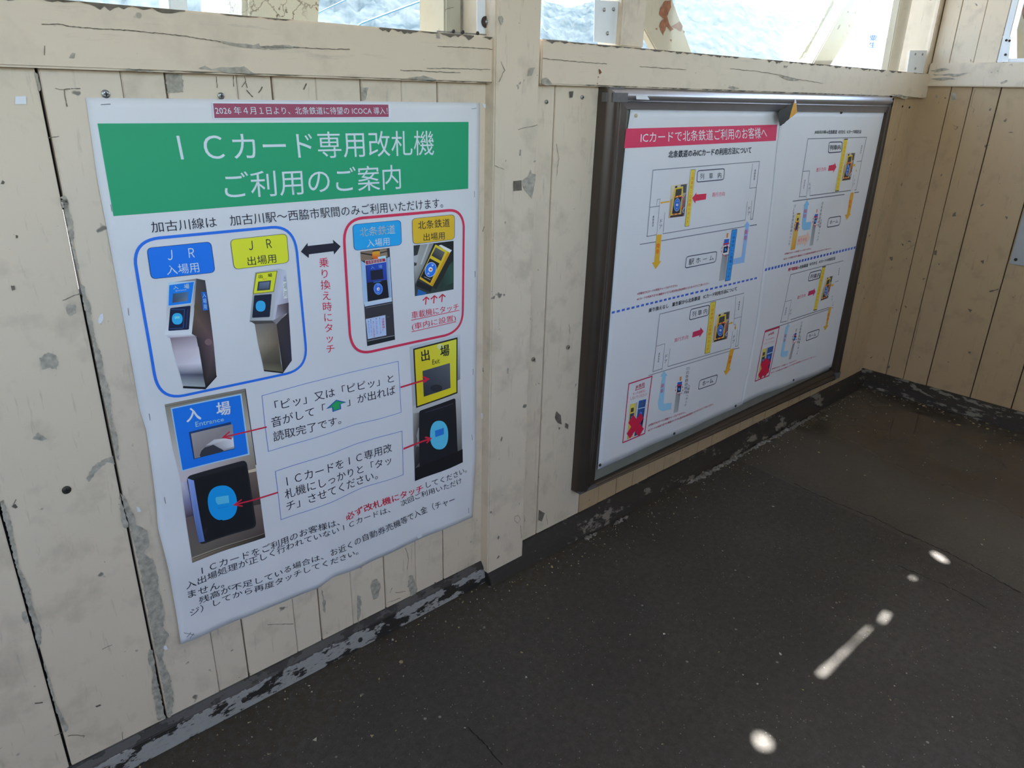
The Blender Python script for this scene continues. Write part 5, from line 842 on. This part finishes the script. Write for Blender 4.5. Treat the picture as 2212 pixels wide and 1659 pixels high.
P.poly('pink_arrow', C6([(590, 830), (762, 800), (768, 728), (824, 860), (703, 1045), (720, 975), (558, 1006)]), K(226, 176, 160), 3); P.text('pink_arrow', 'のりかえ', C6([(590, 888), (760, 852), (752, 920), (582, 950)]), K(200, 70, 80), 4)
for s_, q in (('※列車内でICカードの現金チャージはできません。', C6([(318, 1166), (845, 1060), (850, 1092), (312, 1207)])), ('※ICカードの残高不足やIC機器のトラブル発生時は現金精算となりますのでご了承ください。', C6([(300, 1266), (1250, 1052), (1250, 1086), (295, 1310)])), ('※列車内でICカードの現金チャージはできません。', C8([(235, 1438), (575, 1320), (578, 1337), (232, 1460)])), ('※ICカードの残高不足やIC機器のトラブル発生時は現金精算となりますのでご了承ください。', C8([(222, 1493), (845, 1260), (846, 1277), (220, 1512)]))): P.text('printed_text', s_, q, NR, 3, .012)
P.stroke('dashed_line', [(1652, 583), (1750, 558.5), (1850, 534)], 3.0, K(64, 96, 180), 2, dash=15)
P.text('printed_text', '神戸電鉄線', C6([(395, 1462), (580, 1425), (575, 1492), (380, 1538)]), K(196, 50, 84), 3, .02); P.text('printed_text', '→北条鉄道', C6([(585, 1425), (785, 1372), (780, 1440), (580, 1490)]), K(44, 46, 56), 3, .02); P.text('printed_text', 'のりかえ', C6([(820, 1362), (965, 1325), (960, 1388), (815, 1420)]), K(44, 46, 56), 3, .02); P.text('printed_text', 'ICカードの利用方法', C6([(1010, 1315), (1328, 1235), (1322, 1298), (1005, 1368)]), K(44, 46, 56), 3, .02)
P.stroke('warning_frame', C8([(140, 935), (340, 868), (197, 1540), (5, 1617)]), 1.2, K(170, 50, 80), 2, True); P.stroke('warning_frame', C8([(140, 935), (340, 868)]), 2., K(176, 40, 70), 3); P.text('warning_frame', 'JR専用', C8([(188, 962), (263, 932), (260, 970), (180, 1000)]), RB, 3, .01); P.text('warning_frame', 'タッチは絶対に', C8([(155, 1035), (270, 1002), (268, 1025), (150, 1062)]), NR, 3); P.text('warning_frame', 'しないでください！', C8([(130, 1092), (270, 1052), (268, 1076), (125, 1116)]), NR, 3)
gatepair(P, 'warning_picture', C8([(112, 1175), (165, 1160), (105, 1540), (42, 1590)]), C8([(182, 1155), (260, 1130), (190, 1500), (112, 1545)]), [(cc(C8, (112, 1340)), cc(C8, (165, 1520)), 10), (cc(C8, (198, 1325)), cc(C8, (62, 1560)), 10)])
PR.build(ns2, .05)
for z, p, sheet_, mt in ((B1, (408, 385), ns1, 'pinw'), (B5, (230, 1345), ns1, 'pinb'), (B5, (895, 1063), ns1, 'pinb'), (B6, (210, 1530), ns1, 'pinb'), (B6, (902, 1220), ns2, 'pinb'), (B6, (1375, 1017), ns2, 'pinw'), (B2, (1200, 348), ns2, 'pinb'), (B2, (1725, 375), ns2, 'pinb'), (B4r, (1605, 497), ns2, 'pinb')):
    q = onY(*cc(z, p), -.0185); MB().disc((q.x, -.017, q.z), (0, -1, 0), .0048, .0035, 12, .002).build('push_pin', M[mt], sheet_)

# ------------------------------------------------------------------ scraps and plates on the walls
onS = lambda x_, y_: onY(x_, y_, -.0022)
prism_px('paper_scrap', Z8([(122, 768), (207, 766), (210, 829), (120, 832)]), onS, M['scrap'], label='small square white paper scrap on the plank near the upper corner of the wall', cat='paper')
prism_px('paper_scrap', Z3([(510, 665), (527, 655), (530, 685), (520, 705), (505, 710), (502, 690)]), onS, M['scrap'], label='torn white paper scrap beside the poster, level with the gate pictures', cat='paper')
prism_px('paper_scrap', Z4([(800, 118), (818, 125), (830, 150), (810, 152)]), onS, M['scrap'], label='torn white paper scrap beside the lower edge of the poster above the peeled seam', cat='paper')
prism_px('paper_scrap', Z4([(965, 940), (978, 938), (988, 958), (972, 965), (962, 955)]), onS, M['scrap'], label='tiny white paper scrap below the bottom corner of the poster', cat='paper')
prism_px('paper_scrap', [(1041, 223), (1052, 226), (1062, 235), (1058, 237), (1045, 232)], onS, M['scrap'], label='thin white paper shred between the poster and the upright post', cat='paper')
prism_px('paper_scrap', Z6([(108, 535), (124, 532), (128, 560), (112, 566)]), lambda x_, y_: onY(x_, y_, -.0022), M['scrap'], label='tiny white paper scrap low between the poster and the post', cat='paper')
mp = empty('metal_plate', (X1, -.6, .632), label='pale grey metal plate screwed to the end wall', cat='plate')
MB().box((X1-.006, -.86, .636), (X1-.0015, -.456, 1.02)).build('sheet', M['plate'], mp, bevel=.0015)
for y_, z_ in ((-.475, .655), (-.475, 1.0), (-.84, .655)): MB().disc((X1-.006, y_, z_), (-1, 0, 0), .006, .002, 12, .001).build('screw', M['nail'], mp)
# ------------------------------------------------------------------ acrylic panes above the rails with their white brackets
def plate_px(parent, pts, y, th, holes, mat='bracket'):
    o = prism_px('bracket', pts, lambda x_, y_: onY(x_, y_, y), M[mat], parent, th)
    for h_ in holes:
        p = onY(*h_, y-.0005); MB().disc(p, (0, -1, 0), .0042, .0018, 12, .0012).build('screw', M['screw'], o)
    return o
w1 = empty('window_1', (.55, .01, ZR1), kind='structure'); w2 = empty('window_2', (2.2, .01, ZR1), kind='structure'); w3 = empty('window_3', (X1, -.7, 1.352), kind='structure'); w4 = empty('window_4', (1.25, .01, ZR1), kind='structure')
MB().box((-1.21, .004, ZR1+.0005), (px0-.012, .008, 2.2)).build('pane', M['acrylic'], w1)
a_, b_ = onY(1173, 60, .004).x, onY(1337, 60, .004).x; MB().box((a_+.004, .004, ZR1+.005), (b_, .008, 2.2)).build('pane', M['acrylic'], w4)
MB().box((mu[1].x+.012, .004, ZR1+.005), (X1-.035, .008, 2.2)).build('pane', M['acrylic'], w2)
o = plate_px(w1, [(1031, 0), (1070, 0), (1070, 74.5), (1031, 71)], .002, .0018, [])
p = onY(1048.5, 47.5, .0015); s_ = MB().disc(p, (0, -1, 0), .0105, .003, 24, .001).build('washer', M['rubber'], w1); MB().disc(p+Vector((0, -.004, 0)), (0, -1, 0), .0048, .002, 14, .0015).build('screw', M['screw'], s_)
plate_px(w4, [(1285, 0), (1337, 3), (1332, 95), (1283, 90)], .002, .0018, [(1305, 21), (1325, 20), (1312, 72)])
plate_px(w2, [(1966, 109), (2003, 109), (1995, 161), (1959, 158)], .002, .0018, [(1977, 117), (1992.5, 117.5), (1977, 148)])
# clear strip with round heads along the foot of the first pane
mb = MB().prism([onY(944, 66, -.002), onY(1068, 75, -.002), onY(1068, 78, -.002), onY(944, 69, -.002)], (0, .004, 0)); fs = mb.build('sill_strip', M['screw'], w1)
for xx in (979, 999, 1031): q = onY(xx, 65.5+(xx-944)*.072, -.003); MB().disc(q, (0, -1, 0), .0036, .002, 10, .001).build('rivet', M['nail'], fs)
mb = MB().prism([onY(1173, 84, -.002), onY(1226, 88, -.002), onY(1226, 91, -.002), onY(1173, 87, -.002)], (0, .004, 0)); mb.build('sill_strip', M['screw'], w4)
# end-wall window: frame, pane and corner plate
MB().box((X1-.004, -.262, 1.352), (X1+.06, -.240, 2.2)).build('window_frame', M['white'], w3, bevel=.002); MB().box((X1+.004, -1.24, 1.3525), (X1+.008, -.263, 2.2)).build('pane', M['acrylic'], w3)
MB().box((X1-.004, -1.25, 1.3525), (X1+.05, -.2625, 1.366)).build('window_frame', M['white'], w3, bevel=.002)
br = MB().prism([onX(2166, 78, X1-.006), onX(2184, 80, X1-.006), onX(2178, 134, X1-.006), onX(2165, 134, X1-.006)], (.002, 0, 0)).build('bracket', M['bracket'], w3)
for h_ in ((2174, 87), (2181, 88), (2172, 118)): MB().disc(onX(*h_, X1-.0062), (-1, 0, 0), .0042, .002, 10, .001).build('screw', M['nail'], br)

# ------------------------------------------------------------------ outside: bridge steelwork, timber, cables, sign
def slab_px(parent, name, pts, y, depth, mat, bevel=.004): return MB().prism([onY(*q, y) for q in pts], (0, depth, 0)).build(name, mat, parent, bevel=bevel)
def ext(a, b, k): return (a[0]+(a[0]-b[0])*k, a[1]+(a[1]-b[1])*k)       # carry an edge on above or below the opening
def brace(label, tl, tr_, br_, bl, y, depth, mat):
    q = [ext(tl, bl, 4.), ext(tr_, br_, 4.), ext(br_, tr_, 1.2), ext(bl, tl, 1.2)]; c = onY(*q[3], y)
    r = empty('steel_brace', c, label=label, cat='brace'); slab_px(r, 'beam', q, y, depth, mat); return r
bc1 = brace('cream steel brace with large rust patches, leaning beside the slim mullion', (1358, 0), (1454, 0), (1494, 110), (1415, 104), .34, .03, M['outer'])
scars('rust_patch', bc1, M['rust'], [Z8b([(1380, 5), (1420, 0), (1422, 50), (1395, 110), (1415, 175), (1440, 200), (1415, 215), (1390, 180), (1365, 245), (1340, 180), (1345, 160), (1370, 130), (1340, 100), (1345, 60)]), Z8b([(1425, 180), (1480, 145), (1500, 180), (1490, 215), (1460, 200)]), Z8b([(1410, 270), (1425, 268), (1425, 288)]), Z8b([(1500, 205), (1515, 215), (1508, 230)]), Z8b([(1312, 195), (1328, 190), (1325, 208)])], lambda x_, y_: onY(x_, y_, .3385), 4, 1.1)
D1 = fr(1680, 0, 6.32)
bc2 = brace('cream steel brace with a mossy edge, leaning in front of the white station sign', (1832, 0), (1883, 0), (1796, 139), (1758, 133), .34, .062, M['outer'])
scars('moss_line', bc2, M['moss'], [D1([(745, 0), (800, 0), (640, 300), (520, 480), (430, 640), (330, 790), (290, 820), (420, 600), (540, 400), (640, 200)])], lambda x_, y_: onY(x_, y_, .3975), 4, 1.6)
scars('rust_patch', bc2, M['rust'], [D1([(810, 400), (835, 345), (862, 335), (850, 370), (825, 408)]), D1([(968, 340), (982, 338), (982, 368), (972, 366)]), D1([(945, 165), (968, 145), (965, 180)]), D1([(1048, 180), (1072, 150), (1065, 190)])], lambda x_, y_: onY(x_, y_, .3385), 4, .4)
cl = empty('steel_column', onY(610, 60, .3), label='thick outer column with cracked flaking cream paint, behind the rail above the poster', cat='column')
slab_px(cl, 'shaft', [(524, -330), (716, -330), (669, 400), (531, 400)], .24, .22, M['flake'], .01); scars('rust_patch', cl, M['rust'], [fr(340, 0, 5.53)([(1885, 85), (1905, 90), (1922, 135), (1900, 115)])], lambda x_, y_: onY(x_, y_, .2385), 4, .4)
cl2 = empty('steel_column', onY(1930, 170, .3), label='pale outer column next to the corner post, beside the station sign', cat='column')
slab_px(cl2, 'shaft', [(2005, -330), (2110, -330), (1966, 500), (1856, 500)], .15, .03, M['outer'], .004)
gp = empty('steel_post', onY(386, 25, .12), label='slim grey galvanised post behind the rail near the upper left', cat='post'); slab_px(gp, 'shaft', [(348, -330), (388, -330), (421, 300), (381, 300)], .10, .05, M['plate'], .003)
wp_ = empty('timber_post', onY(995, 75, .1), label='weathered cream timber post with long cracks behind the clear pane', cat='post')
slab_px(wp_, 'shaft', [(961, -300), (1030, -300), (1024, 300), (961, 300)], .07, .09, M['outer'], .004)
slab_px(wp_, 'split', [(996, -280), (1002, -280), (1000, 85), (996, 85)], .0685, .001, M['crackline'], 0); slab_px(wp_, 'split', [(1020, -280), (1023, -280), (1021, 85), (1018, 85)], .0685, .001, M['crackline'], 0); lines('split', wp_, M['crackline'], [fr(900, 0, 4.254)([(262, 110), (262, 85), (340, 68)])], lambda x_, y_: onY(x_, y_, .0685), .0006)
for lb, pts, r, mt in (('thin upper overhead cable crossing the hillside above the poster', [(560, 118), (690, 26), (741, 2), (900, -70)], .010, 'wire'), ('lower overhead cable with a pale blue sheath crossing the hillside', [(640, 150), (781, 50), (850, 24), (915, 0), (1100, -70)], .016, 'wire')):
    MB().tube([onY(*q, 9.) for q in pts], r, 6).build('overhead_cable', M[mt], None, origin=onY(*pts[1], 9.), label=lb, cat='cable')
sg = empty('station_sign', onY(1850, 130, 6.), label='white station sign board with blue lettering, seen past the mossy brace', cat='sign')
MB().prism([onY(*q, 6.) for q in [(1702, 62), (1915, 50), (1915, 114), (1696, 126)]], (0, .08, 0)).build('board', M['white'], sg, bevel=.004)
MB().prism([onY(*q, 6.03) for q in [(1698, 126), (1915, 114), (1915, 215), (1690, 215)]], (0, .06, 0)).build('lower_panel', M['white'], sg, bevel=.004)
SGp = Paper(lambda x, z: -5.99+.0); SGp.text('lettering', 'ホーム', [(1811, 72), (1860, 76), (1860, 90), (1809, 90)], (.10, .13, .20, 1), 3); SGp.vtext('lettering', '粟生', [(1878, 74), (1897, 74), (1894, 105), (1876, 105)], (.05, .14, .34, 1), 3, .01); SGp.build(sg)
for px_ in (1740, 1870):
    q = onY(px_, 112, 6.1); MB().box((q.x-.05, 6.085, -6.2), (q.x+.05, 6.185, q.z)).build('leg', M['outer'], sg)
# rusty brace glimpsed through the end-wall window
rb = empty('steel_post', onX(2230, 420, X1+.5), label='cream steel post with a rust patch, glimpsed through the end wall window', cat='post'); MB().prism([onX(*q, X1+.5) for q in [(2196, -300), (2300, -300), (2300, 420), (2196, 420)]], (.08, 0, 0)).build('shaft', M['outer'], rb, bevel=.004)
scars('rust_patch', rb, M['rust'], [[(2204, 16), (2225, 0), (2240, 20), (2228, 46), (2210, 40)]], lambda x_, y_: onX(x_, y_, X1+.4985), 4, 1.)

# ------------------------------------------------------------------ landscape
MB().box((-400, -300, -6.4), (500, 900, -6.2)).build('ground', M['ground'], None, kind='structure')
ridge = [(-900, -60), (-400, -90), (200, -60), (500, -60), (720, -50), (950, -30), (1130, 10), (1230, 36), (1290, 22), (1420, -4), (1490, 8), (1560, 10), (1640, 42), (1720, 48), (1800, 70), (1900, 96), (2050, 130), (2300, 190), (2700, 240)]
bm = bmesh.new(); YH = 420.; nx, ny = 420, 60; grid = []
def hz_at(px):
    for (a, b), (c_, d) in zip(ridge, ridge[1:]):
        if a <= px <= c_: t_ = (px-a)/(c_-a); t_ = t_*t_*(3-2*t_); return b+(d-b)*t_
    return ridge[-1][1]
for i in range(nx+1):
    px = -900+3300*i/nx; rp = onY(px, hz_at(px), YH); col_ = []
    for j in range(ny+1):
        t_ = j/ny; y_ = YH-230+300*t_; f_ = y_-YH
        hgt = -6.3+(rp.z+6.3)*(math.sin(min(1, (t_/.767))*math.pi/2)**.8 if f_ <= 0 else max(.0, 1-(f_/70)**2*.25))
        x_ = rp.x*(y_+1.23)/(YH+1.23); nz = noise.noise(Vector((x_/9, y_/9, 0)))*2.6+noise.noise(Vector((x_/3.2, y_/3.2, 5)))*2.6+noise.noise(Vector((x_/40, y_/40, 9)))*4
        col_.append(bm.verts.new((x_, y_, hgt+nz*min(1, t_*4))))
    grid.append(col_)
for i in range(nx):
    for j in range(ny): bm.faces.new((grid[i][j], grid[i+1][j], grid[i+1][j+1], grid[i][j+1]))
me = bpy.data.meshes.new('hills'); bm.to_mesh(me); bm.free(); me.shade_smooth(); me.materials.append(M['hill']); ho = bpy.data.objects.new('hills', me); C.objects.link(ho); ho['kind'] = 'structure'

# ------------------------------------------------------------------ paint chips and grit along the foot of the wall
def chips(name, n, fn, cols, label, s0, s1):
    mbs = [MB() for _ in cols]
    for _ in range(n):
        x_, y_ = fn(); s_ = random.uniform(s0, s1)*(1 if random.random() < .85 else 1.9); a = random.uniform(0, 6.28); k = random.choice((3, 4, 5)); el = random.uniform(.3, 1)
        pts = [(x_+math.cos(a)*s_*math.cos(t_)*random.uniform(.7, 1.1)-math.sin(a)*s_*el*math.sin(t_), y_+math.sin(a)*s_*math.cos(t_)+math.cos(a)*s_*el*math.sin(t_), .0012+random.uniform(0, .0016)) for t_ in [6.283*i/k for i in range(k)]]
        random.choice(mbs).prism(pts, (0, 0, -.0012))
    root = empty(name, (1.2, -.1, 0), label=label, cat='paint chips', kind='stuff')
    for mb, (nm, mt) in zip(mbs, cols): mb.build(nm, mt, root, kind='stuff')
MW = plain('chip_white', L(196, 192, 180), .7); MY = plain('chip_cream', L(176, 160, 118), .7); MG = plain('chip_grey', L(128, 124, 116), .8)
def near():
    x_ = random.uniform(.1, 3.2); d = random.expovariate(1/.045); return x_, -.022-(.03 if x_ > px0 else 0)-min(d, .5)
def both(): return near() if random.random() < .58 else (random.uniform(.2, 3.25), random.uniform(-1.5, -.05))
chips('paint_chips', 900, both, (('white_chips', MW), ('cream_chips', MY), ('grey_chips', MG)), 'scattered paint chips and grit along the foot of the wall', .0007, .0027)
def corner(): 
    d = random.expovariate(1/.05); return X1-.055-min(d, .4), random.uniform(-1.3, -.05)
chips('corner_litter', 160, corner, (('grey_flakes', MG), ('cream_flakes', MY)), 'pale flakes and litter along the foot of the end wall', .002, .006)
